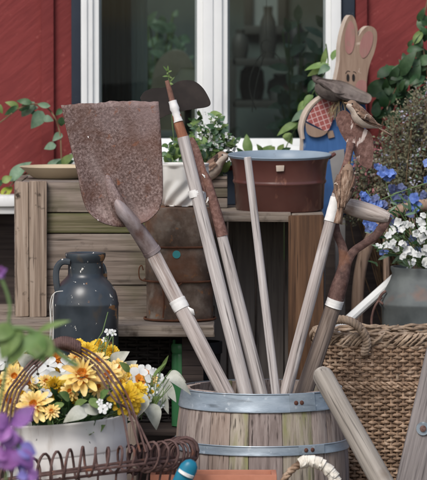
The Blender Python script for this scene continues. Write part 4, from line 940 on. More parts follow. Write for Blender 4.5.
build(hg, 'handle', 'wire', wbk, 60)
g = G(); core = [P(*q, HY) for q in catmull([(48, 349), (56, 344.5), (64, 342.5), (72, 344), (80, 348)], 90)]
pts = []
for i, p in enumerate(core):
    a = 2 * math.pi * 15 * i / 90; pts.append(p + V((0, math.cos(a) * .0135, math.sin(a) * .0135)))
g.tube(pts, .0052, 6); g.tube(core, .011, 8); build(g, 'handle_wrap', 'wire', wbk, 60)
wbu = thing('white_bucket', (BX, FY, fb0 + .006), 'white enamel bucket of yellow flowers inside the wire basket', 'bucket')
tl = MX.Rotation(R(-4.5), 3, 'Y'); zt_ = P(70, 421, FY).z - fb0; r1 = 66 * sF
sm = P(70, 452, FY).z - fb0
g = G(); q = V((BX, FY, fb0 + .006))
g.lathe([(.001, .008), (r1 * .8, .008), (r1 * .83, .012), (r1 * .93, sm - .006), (r1 * .955, sm - .002), (r1 * .965, sm + .002), (r1 * .985, sm + .03), (r1 * 1.0, zt_ - .004), (r1 * 1.015, zt_ - .001), (r1 * 1.015, zt_ + .003), (r1 * .995, zt_ + .004), (r1 * .97, zt_ - .006), (r1 * .9, .05), (.001, .05)], q, 64, mtx=tl); build(g, 'body', 'white_enamel', wbu, 40)
g = G(); g.lathe([(.001, zt_ - .03), (r1 * .95, zt_ - .03)], q, 40, mtx=tl); build(g, 'soil', 'soil', wbu)

def flower(root, ctr, nrm, r, petal, base, cen, n=14, layers=2, w=.42, cup=.15, name='flower'):
    ctr = V(ctr); nrm = V(nrm).normalized(); u = nrm.cross(V((0, 0, 1))); u = u.normalized() if u.length > .1 else V((1, 0, 0)); w_ = nrm.cross(u)
    g = G()
    for l in range(layers):
        f = 1 - .28 * l
        for k in range(n):
            a = 2 * math.pi * (k + .5 * l + rnd(-.15, .15)) / n; dr = u * math.cos(a) + w_ * math.sin(a)
            rr_ = r * f * rnd(.85, 1.08); lift = cup + .32 * l + rnd(-.08, .1)
            b0 = ctr + dr * r * .12 + nrm * r * .1 * l; tp = ctr + dr * rr_ + nrm * r * lift
            o = len(g.m); g.leaf(b0, tp, nrm + dr * -.2, r * w * f * rnd(.9, 1.1), 0, droop=.2 + rnd(-.1, .15), fold=.35, seg=6, blunt=True)
            for i in range(o, len(g.m)):
                if (i - o) // 2 < 2: g.m[i] = 1
    fo = build(g, name, [petal, base], root, 60)
    if cen:
        g = G(); q = ctr + nrm * r * .12
        [g.leaf(q, q + (nrm * .7 + u * math.cos(i * 2.4) + w_ * math.sin(i * 2.4)) * r * rnd(.1, .22), nrm, r * .09, seg=3) for i in range(26)]; build(g, 'flower_centre', cen, fo, 60)
    return fo
def stalk(gx, a, b_, r=.0018, mi=0):
    a, b_ = V(a), V(b_); gx.tube([a, lerp(a, b_, .5) + V((rnd(-.01, .01), rnd(-.01, .01), .0)), b_], r, 5, mi)
bz = q.z + zt_ - .03
def soilpt(): a = rnd(0, 6.28); r_ = rnd(0, .6) * r1; return V((BX + r_ * math.cos(a), FY + r_ * math.sin(a), bz))
yp = thing('yellow_flower_plant', (BX, FY, bz), 'peach and golden daisy flowers with orange hearts in the white bucket', 'flowers')
st = G()
for (u, v_, yy, r_, mt) in [(82, 377, -.66, 21, 'yel'), (35, 406, -.74, 21, 'yel'), (14, 378, -.6, 17, 'yel'), (108, 376, -.56, 15, 'yel'), (10, 402, -.66, 15, 'yel'), (122, 383, -.5, 13, 'yel'), (55, 359, -.42, 9, 'oran'), (28, 384, -.56, 12, 'yel'), (98, 362, -.48, 12, 'yel'), (2, 384, -.5, 12, 'yel'), (20, 360, -.44, 11, 'yel'), (70, 392, -.64, 11, 'yel'), (98, 388, -.62, 11, 'yel'), (46, 382, -.58, 9, 'yel'), (118, 368, -.46, 10, 'yel'), (52, 412, -.76, 10, 'yel'), (152, 380, -.47, 7, 'yel'), (76, 360, -.44, 10, 'yel'), (64, 384, -.52, 10, 'yel'), (134, 372, -.46, 9, 'yel')]:
    p = P(u, v_, yy); flower(yp, p, (rnd(-.35, .35), -1, rnd(.3, .9)), r_ * S(yy) * rnd(.9, 1.04), mt, 'oran', 'fl_c', n=random.choice((11, 12, 13, 14)), layers=3, w=.33)
    stalk(st, soilpt(), p + V((0, .008, -.004)))
build(st, 'stem', 'stem', yp)
mp_ = thing('mustard_flower_plant', (BX, FY, bz), 'frilly mustard yellow mums at the back and right of the white bucket', 'flowers')
st = G()
for (u, v_, yy, r_) in [(126, 398, -.62, 18), (86, 353, -.42, 14), (54, 388, -.58, 15), (112, 352, -.4, 8), (137, 392, -.55, 12), (70, 398, -.6, 9), (100, 346, -.36, 9), (128, 380, -.5, 9), (22, 396, -.62, 8), (78, 346, -.38, 9), (132, 408, -.6, 10), (60, 372, -.48, 8)]:
    p = P(u, v_, yy); flower(mp_, p, (rnd(-.2, .2), -1, rnd(.3, .7)), r_ * S(yy), 'must', 'must', None, n=17, layers=4, w=.34, cup=.08)
    stalk(st, soilpt(), p + V((0, .008, -.004)))
build(st, 'stem', 'stem', mp_)
wp = thing('white_flower_plant', (BX, FY, bz), 'white blossoms with tiny stars between the yellow flowers of the bucket', 'flowers')
st = G()
for (u, v_, yy, r_, n_, cn) in [(38, 374, -.55, 13, 6, None), (48, 366, -.5, 11, 6, None), (140, 380, -.5, 14, 6, 'oran'), (145, 373, -.48, 10, 6, 'oran'), (103, 409, -.75, 6, 6, None), (152, 392, -.5, 6, 6, 'must'), (158, 386, -.48, 5, 6, 'must'), (156, 399, -.5, 5, 6, 'must'), (163, 395, -.48, 5, 6, None), (150, 383, -.47, 5, 6, 'must'), (160, 378, -.46, 5, 6, None), (108, 332, -.4, 4, 5, None), (113, 333, -.4, 4, 5, None), (104, 340, -.4, 3, 5, None), (24, 392, -.62, 7, 6, None), (45, 395, -.62, 8, 6, None), (66, 366, -.5, 9, 6, None), (160, 405, -.5, 4, 6, None), (5, 362, -.5, 9, 6, None), (100, 402, -.74, 4, 5, None), (108, 406, -.74, 4, 5, None), (154, 371, -.46, 4, 5, None), (148, 398, -.52, 5, 6, 'must')]:
    p = P(u, v_, yy); flower(wp, p, (rnd(-.4, .4), -1, rnd(.2, .8)), r_ * S(yy), 'whitefl', 'whitefl' if not cn else cn, cn, n=n_, layers=1, w=.7)
    stalk(st, lerp(soilpt(), p, .2), p + V((0, .006, -.003)), .0012)
for k in range(26):
    a = P(rnd(138, 160), rnd(405, 420), -.5); b_ = P(rnd(140, 172), rnd(366, 392), -.5 + rnd(-.05, .05)); stalk(st, a, b_, .001)
for u in (100, 104, 108, 112): stalk(st, P(u - 4, 372, -.42), P(u + 1, 331 + abs(u - 110), -.4), .0012)
stalk(st, P(90, 352, -.4), P(108, 312, -.38), .0012)
build(st, 'stem', 'stem', wp)
sp_ = thing('silver_leaf_plant', (BX, FY, bz), 'pale felted silver leaves spilling from the right of the white bucket', 'plant')
for (u, v_, u2, v2, w, yy) in [(165, 374, 190, 388, 11, -.44), (168, 372, 184, 378, 8, -.42), (160, 378, 176, 400, 12, -.46), (158, 384, 168, 412, 10, -.48), (150, 390, 168, 396, 9, -.47), (66, 378, 42, 388, 22, -.56), (62, 368, 78, 376, 20, -.5), (112, 366, 126, 352, 16, -.42), (118, 378, 132, 362, 18, -.4), (138, 392, 148, 411, 13, -.56), (88, 410, 66, 417, 16, -.74), (100, 412, 78, 406, 12, -.72), (150, 402, 158, 425, 16, -.52), (146, 396, 138, 414, 14, -.58), (30, 368, 20, 355, 18, -.45), (12, 362, -6, 350, 22, -.45), (10, 352, 30, 342, 20, -.42)]:
    g = G(); g.leaf(P(u, v_, yy), P(u2, v2, yy - .03), (rnd(-.3, .3), -1, .5), w * S(yy), 0, droop=rnd(.3, .7), fold=rnd(.15, .45), seg=10); build(g, 'leaf', 'leaf_sil', sp_, 60)
g = G()
for u, v_, yy in ((162, 376, -.44), (66, 372, -.5), (115, 372, -.42), (140, 395, -.56), (92, 410, -.68), (12, 365, -.45)): stalk(g, soilpt(), P(u, v_, yy))
build(g, 'stem', 'stem', sp_)
lg = G()
for k in range(240):
    a = rnd(0, 6.28); rr_ = rnd(.1, .98) * r1; b0 = V((BX + rr_ * math.cos(a), FY + rr_ * math.sin(a), bz + rnd(.0, .1)))
    dr = V((math.cos(a) + rnd(-.5, .5), math.sin(a) + rnd(-.5, .5), rnd(.3, 1.2))).normalized()
    lg.leaf(b0, b0 + dr * rnd(.025, .055), (rnd(-.5, .5), -1, rnd(.2, 1)), rnd(.012, .024), random.choice((0, 0, 0, 1, 1, 2)))
build(lg, 'foliage', ['leaf_dk', 'leaf', 'leaf_lt'], yp, 60)
g = G()
for (u, v_, u2, v2, w) in [(62, 402, 55, 410, 10), (74, 406, 86, 400, 9), (84, 408, 74, 412, 8), (100, 398, 108, 390, 9), (145, 410, 160, 396, 12), (160, 372, 168, 356, 4), (152, 378, 165, 362, 4), (130, 372, 120, 362, 8), (70, 400, 60, 392, 10), (90, 398, 98, 408, 9)]:
    g.leaf(P(u, v_, -.72 if u < 120 else -.5), P(u2, v2, -.75 if u < 120 else -.52), (rnd(-.4, .4), -1, .6), w * sF)
build(g, 'bright_foliage', 'leaf_lt', yp, 60)

# terracotta trough, blue trowel, small basket
TYc = -.42; t0, t1 = P(150, 0, TYc).x, P(277, 0, TYc).x; tzt = P(200, 475, -.48).z
tr = thing('trough', ((t0 + t1) / 2, TYc, fb0), 'long terracotta trough standing before the barrel', 'trough')
g = G()
for (xa, ya, xb, yb) in ((t0, -.48, t1, -.466), (t0, -.374, t1, -.36), (t0, -.4655, t0 + .014, -.3745), (t1 - .014, -.4655, t1, -.3745)): g.box((xa, ya, fb0 + .001), (xb, yb, tzt), .003)
build(g, 'body', 'terra', tr); g = G(); g.box((t0 + .015, -.465, fb0 + .002), (t1 - .015, -.375, tzt - .02), 0); build(g, 'soil', 'soil', tr)
TV = -.80
trw = thing('trowel', P(172, 508, TV), 'teal plastic handled trowel leaning before the right end of the wire basket', 'trowel', mtx=axis_frame(P(172, 508, TV), P(192, 464, TV)))
g = G(); pts = [P(u, v_, TV - .002 * i) for i, (u, v_) in enumerate(((177, 492), (180, 484), (185, 475), (189, 467.5), (191.5, 463.5), (193, 461)))]; g.tube(pts, [q_ * S(TV) for q_ in (7.6, 8.6, 9.4, 9.0, 7, 3.6)], 16, flat=.75); build(g, 'handle', 'blue_plastic', trw, 60)
g = G(); g.tube([lerp(pts[2], pts[3], .1) + V((.0, -.004, 0)), lerp(pts[2], pts[3], .45) + V((0, -.004, 0))], 8.6 * S(TV), 16); build(g, 'collar', 'tape', trw, 60)
g = G(); e_ = P(172, 508, TV); e_.z = fb0 + .002; g.tube([pts[0], lerp(pts[0], e_, .4)], .006, 8); g.leaf(lerp(pts[0], e_, .2), e_, (0, -1, 0), .035); build(g, 'blade', 'galv', trw, 60, solid=.002)
sb = V((P(312, 0, -.62).x, -.62, fb0 + .001))
sbk = thing('wicker_basket', sb, 'small brown basket whose arched handle is bound with white cloth', 'basket')
g = G(); weave(g, sb, .075, .06, .005, .06, .1, 9, .0036, 22, 2.2); build(g, 'body', 'wicker', sbk, 60)
g = G(); hp = catmull([(277, 505), (281, 488), (288, 474), (299, 464.5), (310, 461), (322, 465), (332, 474), (339, 488), (343, 505)], 50)
twist([P(u, v_, -.62) for u, v_ in hp], .0085, 3, 7, False, g); build(g, 'handle', 'wicker', sbk, 60)
g = G(); hq = catmull([(277, 505), (281, 488), (288, 474), (299, 464.5), (310, 461), (322, 465), (332, 474), (339, 488), (343, 505)], 220)
for k in range(13):
    i0 = 82 + k * 8 + random.randint(-2, 2); seg = hq[i0:i0 + random.randint(11, 15)]; n_ = len(seg)
    g_r = rnd(5.6, 6.6)
    g.tube([P(u, v_, -.62) + V((0, 0, rnd(-.0006, .0006))) for u, v_ in seg], [(g_r - .9 + 1.4 * i / n_) * S(-.62) for i in range(n_)], 14, ref=(rnd(-.4, .4), -1, rnd(-.4, .4)))
for k in range(6):
    u, v_ = hq[100 + k * 15]; p_ = P(u, v_, -.64); g.leaf(p_, p_ + V((rnd(-.012, .012), -.004, rnd(-.02, -.006))), (0, -1, 0), .008)
build(g, 'cloth_binding', 'cloth', sbk, 60)

# ------------------------------------------------------------------ leaning handle and grey board
h0, h1 = P(323.5, 377, -.265), P(381, 480, -.42); dd_ = (h1 - h0).normalized(); k_ = (h0.z - .005) / -dd_.z
foot = h0 + dd_ * k_
g = G(); pp = [h0 - dd_ * .026, h0 - dd_ * .023, h0 - dd_ * .012, h0, h0 + dd_ * .1, h0 + dd_ * .2, h1, foot]; g.tube(pp, [r * S(-.3) for r in (2.5, 6.5, 9.6, 10.6, 10.6, 11, 11.4, 12)], 18)
single(g, 'wooden_stake', 'hand', foot, 'thick round ended wooden stake leaning against the barrel', 'stake', mtx=axis_frame(h1, h0))
b0_, b1_ = P(396.5, 480, -.3), P(425, 358, -.3); dd_ = (b1_ - b0_).normalized(); rgt = V((dd_.z, 0, -dd_.x)).normalized()
ft = b0_ - dd_ * (b0_.z / dd_.z); mt_ = MX((rgt, V((0, 1, 0)), dd_)).transposed()
bd = thing('leaning_board', ft, 'grey weathered board with one bolt leaning before the hamper', 'board', mtx=mt_)
L_b = (b1_ - ft).length + .25
g = G(); w_ = .115
for i in range(1): g.box((0.0, 0, -.0), (w_, .03, L_b), .005, mtx=WMX[bd])
build(g, 'plank', 'post', bd)
g = G(); bq = P(423, 428.5, -.302); g.tube([bq, bq + V((0, -.003, 0))], 6.8 * S(-.3), 20); wsh = build(g, 'washer', 'galv', bd, 40)
g = G(); g.tube([bq + V((0, -.003, 0)), bq + V((0, -.007, 0)), bq + V((0, -.009, 0))], [3.4 * S(-.3), 3.2 * S(-.3), .002], 12); build(g, 'bolt', 'rust_dk', wsh, 40)

# ------------------------------------------------------------------ plants behind
def vine(name, label, Y, stems, leaves, mats, base, cat='vine', stem_m='stem_br', ns=(.0025)):
    r = thing(name, base, label, cat)
    g = G()
    for sp in stems: g.tube([P(u, v_, Y + .01 * math.sin(u)) for u, v_ in catmull(sp, 24)] , ns, 6)
    build(g, 'stem', stem_m, r, 60)
    g = G()
    for lf in leaves:
        u, v_, u2, v2, w, mi = lf
        yj = Y + rnd(-.03, .03); n = (rnd(-.5, .5), -1, rnd(-.1, .8))
        g.leaf(P(u, v_, yj), P(u2, v2, yj + rnd(-.03, .02)), n, w * S(Y), mi, droop=.3, fold=rnd(.1, .35), shape=.72, seg=7)
    build(g, 'foliage', mats, r, 60); return r
LV = ['leaf', 'leaf_gr', 'leaf_lt', 'leaf_yel', 'leaf_dk']
lv = [(19, 108, 6, 101, 8, 2), (17, 106, 4, 116, 6, 0), (32, 103, 16, 100, 7, 0), (34, 102, 20, 117, 12, 1), (30, 106, 18, 110, 8, 4), (38, 107, 28, 110, 5, 1), (43, 111, 32, 128, 14, 1), (50, 106, 36, 104, 6, 1), (43, 118, 53, 120, 8, 1), (30, 112, 40, 116, 6, 0), (62, 109, 56, 115, 6, 0), (62, 117, 61, 127, 8, 0), (62, 133, 53, 140, 8, 1), (56, 145, 44, 148, 9, 1),
      (10, 181, 29, 160, 14, 1), (2, 182, 12, 176, 8, 2), (1, 196, 13, 186, 9, 3), (-8, 186, 4, 181, 8, 0), (22, 180, 36, 176, 8, 1), (34, 172, 52, 164, 8, 0), (46, 170, 60, 158, 9, 1), (55, 168, 74, 160, 10, 0), (60, 166, 74, 153, 9, 2), (64, 172, 78, 166, 8, 0), (28, 176, 40, 168, 7, 4), (50, 174, 66, 168, 8, 4), (-4, 104, 3, 113, 7, 2), (14, 176, 24, 170, 7, 0)]
vine('ivy', 'trailing ivy arching over the red wall behind the grey crate', 1.16, [[(-8, 128), (6, 118), (18, 109), (32, 104), (46, 107), (55, 118), (60, 134), (61, 150), (62, 172)], [(0, 200), (12, 184), (30, 172), (62, 172)], [(62, 172), (66, 190), (66, 230)]], lv, LV, P(60, 230, 1.16))
lv = [(367, 94.5, 394, 79, 17, 0), (377, 77, 397, 64, 12, 4), (390, 84, 405, 60, 14, 0), (400, 76, 414, 50, 14, 0), (398, 92, 411, 74, 12, 4), (412, 84, 419, 60, 12, 0), (424, 78, 426, 58, 12, 0), (432, 70, 436, 52, 12, 0), (417, 50, 421, 34, 9, 0), (414, 44, 424, 27, 9, 2), (420, 30, 424, 12, 10, 0), (428, 26, 420, 12, 9, 0), (424, 42, 429, 25, 8, 4), (418, 22, 424, 8, 7, 0), (430, 50, 437, 35, 9, 0), (430, 16, 436, 4, 9, 0), (372, 108, 388, 96, 10, 4), (380, 116, 396, 104, 10, 4), (390, 104, 404, 94, 10, 4), (372, 120, 386, 112, 9, 4), (398, 112, 408, 98, 9, 4), (384, 126, 398, 118, 9, 4), (406, 102, 418, 88, 10, 4), (416, 98, 428, 84, 10, 4), (376, 98, 390, 92, 8, 4), (408, 66, 402, 52, 8, 4), (410, 90, 424, 76, 9, 4), (422, 60, 414, 44, 9, 0)]
for k in range(46):
    t_ = rnd(0, 1); cx_ = 376 + 50 * t_ + rnd(-8, 10); cy_ = 112 - 66 * t_ ** 1.3 + rnd(-22, 14); an = rnd(-2.2, .4); ll = rnd(10, 19)
    if cx_ < 372 + max(0, (70 - cy_)) * .62: continue
    lv.append((cx_, cy_, cx_ + ll * math.cos(an), cy_ + ll * math.sin(an), ll * rnd(.5, .68), random.choice((0, 4, 4, 4, 0))))
vine('ivy', 'dark leafy climber on the red wall right of the wooden rabbit', 1.14, [[(380, 130), (394, 92), (410, 68), (420, 42), (424, 18), (430, -12)], [(430, 90), (425, 60), (421, 30)], [(380, 130), (372, 170), (370, 250)]], lv, LV, P(370, 250, 1.14), ns=.002)
lv = [(322, 66, 327, 47, 6, 2), (329, 64, 303, 68, 7, 2), (326, 66, 306, 76, 7, 2), (330, 66, 318, 73, 9, 1), (314, 80, 308, 92, 7, 0), (316, 96, 322, 86, 7, 2), (313, 95, 302, 105, 8, 2), (306, 100, 297, 114, 7, 2), (307, 110, 291, 121, 8, 1), (297, 122, 276, 134, 8, 2), (300, 124, 286, 129, 7, 2), (285, 133, 292, 143, 10, 2), (281, 152, 291, 148, 6, 0), (268, 152, 276, 146, 7, 2), (262, 153, 258, 145, 6, 2), (278, 152, 284, 144, 7, 2), (303, 150, 307, 140, 5, 2), (250, 154, 245, 134, 11, 2), (258, 156, 270, 145, 7, 2), (246, 156, 236, 148, 6, 0), (332, 60, 336, 48, 6, 2)]
vine('climbing_plant', 'bright green climber twining up before the right window pane', 1.12, [[(283, 170), (285, 150), (298, 124), (312, 95), (322, 78), (328, 64), (326, 44)], [(250, 170), (250, 152)], [(283, 170), (284, 260)]], lv, LV, P(284, 260, 1.12), 'plant', 'stem', .0018)
# white flowering plant in the little planter
fp = thing('white_blossom_plant', P(205, 176, .82), 'airy plant of tiny white blossoms growing in the little planter box', 'plant')
g = G(); lf = G(); fl = G()
for k in range(44):
    a = P(rnd(196, 224), 178, .82 + rnd(-.05, .05)); u2 = rnd(164, 236); tt = abs(u2 - 205) / 40
    b_ = P(u2, rnd(112, 150) + 22 * tt if u2 > 190 else rnd(136, 168), .82 + rnd(-.1, .12)); mid = lerp(a, b_, .55) + V((rnd(-.02, .02), rnd(-.02, .02), .02))
    pts = [V(q) for q in catmull([tuple(a), tuple(mid), tuple(b_)], 9)]; g.tube(pts, .0011, 5)
    for i in range(2, 9):
        for s in range(2):
            d_ = V((rnd(-1, 1), rnd(-1, .6), rnd(-.2, .9))).normalized(); ll = rnd(.014, .032)
            lf.leaf(pts[i], pts[i] + d_ * ll, (rnd(-.6, .6), -1, rnd(0, 1)), ll * rnd(.4, .6), random.choice((0, 0, 1, 2, 2)))
    if u2 > 196:
        for i in range(5, 9):
            for s in range(3):
                q_ = pts[i] + V((rnd(-.018, .018), rnd(-.015, .01), rnd(-.012, .018)))
                for w_ in range(4 if rnd(0, 1) < .6 else 0):
                    an = w_ * 1.57 + rnd(0, 1); fl.leaf(q_, q_ + V((math.cos(an) * .006, rnd(-.003, .001), math.sin(an) * .006)), (0, -1, .3), .005, seg=2)
for (u, v_, u2, v2, w) in [(208, 115, 222, 114, 8), (212, 130, 228, 124, 7), (170, 160, 186, 142, 12), (178, 164, 196, 150, 12), (166, 166, 172, 148, 10), (186, 156, 200, 140, 10), (222, 172, 230, 162, 9)]:
    lf.leaf(P(u, v_, .78), P(u2, v2, .76), (rnd(-.4, .4), -1, .5), w * S(.78), 2, shape=.8)
pts = [P(*q, .84) for q in catmull([(176, 160), (172, 120), (170, 90), (168, 72)], 10)]; g.tube(pts, .0011, 5)
for i in range(6, 10):
    for s in range(5): lf.leaf(pts[i], pts[i] + V((rnd(-.02, .02), -.004, rnd(-.01, .02))), (0, -1, .4), .005, 2, seg=3)
build(g, 'stem', 'stem', fp, 60); build(lf, 'foliage', ['leaf', 'leaf_gr', 'leaf_lt'], fp, 60); build(fl, 'blossom', 'whitefl', fp, 60)
# dry heather shrub
hb = thing('heather_shrub', (P(400, 0, 1.02).x, 1.02, 0), 'bushy dry grey brown heather behind the blue flowers', 'shrub')
st = G(); lf = G()
for k in range(230):
    a = V((P(404, 0, 1.0).x + rnd(-.06, .06), 1.0 + rnd(-.05, .05), .55)); u2 = rnd(348, 470); top = 122 + 44 * max(0, (392 - u2) / 40) - 40 * min(1, max(0, (u2 - 384) / 30))
    b_ = P(u2, rnd(top, 205), 1.0 + rnd(-.14, .14)); mid = lerp(a, b_, .6) + V((rnd(-.03, .03), rnd(-.03, .03), .02))
    pts = [V(q) for q in catmull([tuple(a), tuple(mid), tuple(b_)], 14)]; st.tube(pts, .0013, 4)
    top_m = random.choice((0, 0, 0, 0, 1, 2))
    for i in range(4, 14):
        for s in range(18 if pts[i].z > Z(222, 1.0) else 0):
            q_ = pts[i] + V((rnd(-.016, .016), rnd(-.016, .016), rnd(-.016, .016))); d_ = V((rnd(-1, 1), rnd(-1, 1), rnd(-.3, 1))).normalized(); ll = rnd(.006, .013)
            mi = top_m if i > 10 and rnd(0, 1) < .6 else 0
            if u2 < 378 and i > 10 and rnd(0, 1) < .3: mi = 3
            if rnd(0, 1) < .06: mi = 4
            lf.leaf(q_, q_ + d_ * ll, (rnd(-.8, .8), -1, rnd(-.3, 1)), ll * rnd(.35, .7), mi, seg=3)
st.tube([(P(404, 0, 1.0).x, 1.0, 0), (P(404, 0, 1.0).x + .01, 1.0, .3), (P(404, 0, 1.0).x, 1.0, .58)], [.02, .016, .012], 8)
build(st, 'stem', 'stem_br', hb, 60); build(lf, 'foliage', ['dry', 'dry_fl', 'lav', 'pinkfl', 'leaf_gr'], hb, 60)
# blue + white flowers in grey churn
def bloom(gx, q_, r, mi, n=5):
    nrm = V((rnd(-.7, .7), -1, rnd(-.3, .8))).normalized(); u = nrm.cross(V((0, 0, 1))).normalized(); w_ = nrm.cross(u); p0 = rnd(0, 6)
    for k in range(n):
        a = p0 + 6.283 * k / n; dr = u * math.cos(a) + w_ * math.sin(a)
        gx.leaf(q_, q_ + dr * r + nrm * r * rnd(0, .4), nrm, r * .95, mi, shape=1.2, seg=4)
base = V((gc.x, GY, gz1 - .01))
bf = thing('delphinium', base, 'loose sprays of blue delphinium flowers rising from the grey churn', 'flowers')
st = G(); lf = G()
def spray(root, gs, path, blooms, rr_, mi, mats, yy):
    gs.tube([P(u, v_, yy) for u, v_ in catmull(path, 16)], .0014, 5)
for (path, bl) in [([(412, 268), (402, 230), (388, 190), (384, 170)], [(384, 172, 8, 0), (391, 174, 8, 0), (379, 168, 6, 0), (388, 179, 6, 0)]), ([(410, 268), (395, 235), (376, 205), (366, 190)], [(368, 197, 7, 0), (372, 203, 7, 0), (378, 205, 7, 0), (364, 193, 5, 0), (374, 198, 5, 1), (383, 204, 6, 1), (367, 207, 5, 0)]), ([(410, 270), (392, 240), (376, 230), (368, 226)], [(371, 226, 7, 0), (376, 230, 6, 0), (367, 223, 5, 0), (380, 228, 5, 1)]), ([(416, 268), (408, 230), (400, 186)], [(400, 188, 7, 1), (392, 190, 6, 1), (404, 200, 6, 1), (396, 199, 7, 1)]), ([(418, 268), (414, 230), (413, 200)], [(413, 200, 8, 0), (414, 208, 8, 0), (409, 214, 6, 1)]), ([(424, 268), (426, 230), (430, 180)], [(427, 162, 7, 0), (430, 180, 7, 0), (424, 196, 6, 1)]), ([(420, 268), (400, 240), (392, 222)], [(394, 222, 6, 1), (388, 216, 5, 1), (400, 228, 6, 1), (390, 244, 5, 1), (406, 246, 5, 1), (384, 252, 4, 0), (418, 250, 5, 1), (412, 238, 5, 1)])]:
    yy = GY + rnd(-.1, .06); st.tube([P(u, v_, yy) for u, v_ in catmull(path, 16)], .0013, 5)
    for (u, v_, r_, mi) in bl:
        g = G()
        for s in range(3): bloom(g, P(u + rnd(-2.5, 2.5), v_ + rnd(-2, 2), yy + rnd(-.015, .01)), r_ * S(GY) * rnd(.5, .85), 0)
        build(g, 'flower', ('bluefl', 'bluegr')[mi], bf, 60)
st.tube([P(u, v_, GY - .06) for u, v_ in catmull([(380, 200), (400, 192), (427, 183), (450, 176)], 12)], .0014, 5)
for k in range(170):
    q_ = P(rnd(374, 470), rnd(196, 268), GY + rnd(-.09, .1)); d_ = V((rnd(-1, 1), rnd(-.6, .6), rnd(-.2, 1))).normalized(); ll = rnd(.02, .045)
    lf.leaf(q_, q_ + d_ * ll, (rnd(-.5, .5), -1, .4), ll * rnd(.14, .3), random.choice((0, 1, 2)))
    if k % 3 == 0: st.tube([q_, lerp(q_, base, .5) + V((0, 0, .02)), base], .0011, 4)
build(st, 'stem', 'stem', bf, 60); build(lf, 'foliage', ['leaf_dk', 'leaf_gr', 'leaf'], bf, 60)
wf_ = thing('white_phlox', base, 'cluster of white flowers low over the rim of the grey churn', 'flowers')
st = G()
for (u, v_, r_) in [(398, 222, 7), (405, 224, 7), (394, 229, 6), (401, 231, 6), (390, 236, 6), (386, 244, 5), (379, 247, 4), (392, 244, 6), (402, 244, 6), (408, 250, 7), (404, 257, 6), (396, 250, 5), (420, 222, 7), (424, 228, 6), (416, 232, 6), (423, 240, 7), (425, 250, 7), (417, 256, 6), (412, 262, 5), (424, 262, 6), (430, 234, 7), (434, 248, 7), (440, 228, 7), (424, 214, 5), (411, 226, 5)]:
    yy = GY - .1 + rnd(-.04, .03); q_ = P(u, v_, yy); g = G()
    for s in range(2): bloom(g, q_ + V((rnd(-.006, .006), rnd(-.006, .006), rnd(-.006, .006))), r_ * S(GY) * rnd(.5, .8), 0)
    build(g, 'flower', 'whitefl', wf_, 60); st.tube([q_, lerp(q_, base, .6) + V((0, 0, .015)), base], .0011, 4)
build(st, 'stem', 'stem', wf_, 60)

# ------------------------------------------------------------------ near purple flowers
PY = -2.5; pS = S(PY)
pb_ = P(-6, 560, PY)
pf_ = thing('sweet_pea', (pb_.x, PY, 0), 'blurred purple sweet pea blossoms close by the left picture edge', 'flowers')
def petal_fl(ctr, specs):
    g = G()
    for (du, dv, w, mi, ny) in specs:
        g.leaf(ctr, ctr + V((du * pS, rnd(-.02, .0), -dv * pS)), (ny, -1, .3), w * pS, mi, droop=.4, fold=.3, shape=1.1, seg=8)
    build(g, 'flower', ['purp', 'viol'], pf_, 70)
petal_fl(P(10, 425, PY), [(24, -18, 16, 0, .4), (20, -8, 14, 0, -.3), (-14, 14, 22, 0, -.4), (-2, 24, 20, 0, .1), (-16, -8, 18, 0, .2)])
petal_fl(P(16, 448, PY), [(20, 4, 18, 1, .3), (8, 22, 20, 1, -.3), (-10, 20, 20, 0, .3), (18, 18, 16, 0, 0), (0, -14, 16, 0, .3)])
petal_fl(P(6, 450, PY), [(-8, 18, 22, 0, .2), (6, 20, 20, 0, -.2), (-12, 4, 20, 0, 0)])
petal_fl(P(28, 474, PY), [(10, 4, 14, 0, .2), (-2, 14, 14, 0, -.2), (-10, 2, 12, 1, 0), (4, -8, 10, 0, .3)])
petal_fl(P(-1, 273, PY), [(6, -4, 8, 0, .2), (5, 4, 8, 0, 0), (2, -6, 7, 0, 0)])
g = G(); W = lambda *a: [P(u, v_, PY) for u, v_ in catmull(a, 20)]
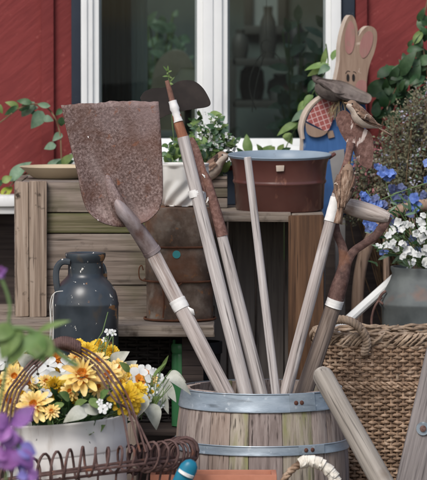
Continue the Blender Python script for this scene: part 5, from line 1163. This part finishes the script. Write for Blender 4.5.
for path, r_ in ((((-6, 560), (2, 500), (14, 440), (16, 420)), 1.3), (((0, 276), (6, 290), (10, 306), (9, 322), (14, 330)), 1.7), (((12, 328), (30, 330), (46, 342), (62, 356), (78, 366)), 2.6), (((14, 330), (4, 380), (-8, 460), (-6, 560)), 1.8), (((14, 440), (22, 452), (28, 472)), 1.2)):
    g.tube(W(*path), r_ * pS, 8)
build(g, 'stem', 'stem', pf_, 60)
g = G()
for (u, v_, u2, v2, w) in [(20, 328, 0, 356, 22), (22, 330, 12, 364, 20), (30, 330, 42, 360, 24), (38, 334, 52, 356, 18), (16, 326, -10, 338, 18), (36, 332, 66, 319, 7), (44, 340, 34, 356, 16)]:
    g.leaf(P(u, v_, PY), P(u2, v2, PY - .03), (rnd(-.3, .3), -1, .4), w * pS, 0, droop=.35, fold=.25, shape=.9, seg=8)
build(g, 'foliage', 'leaf_lt', pf_, 60)

# ------------------------------------------------------------------ light
w = bpy.data.worlds.new('World'); sc.world = w; w.use_nodes = True
nt = w.node_tree; bg = nt.nodes['Background']; sk = nt.nodes.new('ShaderNodeTexSky')
sk.sky_type = 'NISHITA'; sk.sun_disc = False
az, el = R(-155), R(46)
sk.sun_elevation = el; sk.sun_rotation = az; sk.air_density = 1.0; sk.dust_density = 3.0; sk.ozone_density = 1.0
nt.links.new(sk.outputs[0], bg.inputs[0]); bg.inputs[1].default_value = .1
sd = bpy.data.lights.new('sun', 'SUN'); sd.energy = 1.5; sd.angle = R(24); sd.color = (1, .98, .95)
so = bpy.data.objects.new('sun', sd); COL.objects.link(so)
dirv = V((math.sin(az) * math.cos(el), math.cos(az) * math.cos(el), math.sin(el)))
so.rotation_euler = dirv.to_track_quat('Z', 'Y').to_euler(); so.location = dirv * 20
vs_ = sc.view_settings; vs_.view_transform = 'Standard'; vs_.look = 'None'; vs_.gamma = 1; vs_.use_curve_mapping = False
sc.display_settings.display_device = 'sRGB'
vs_.exposure = 0.5
sc.cycles.max_bounces = 6; sc.cycles.transparent_max_bounces = 12
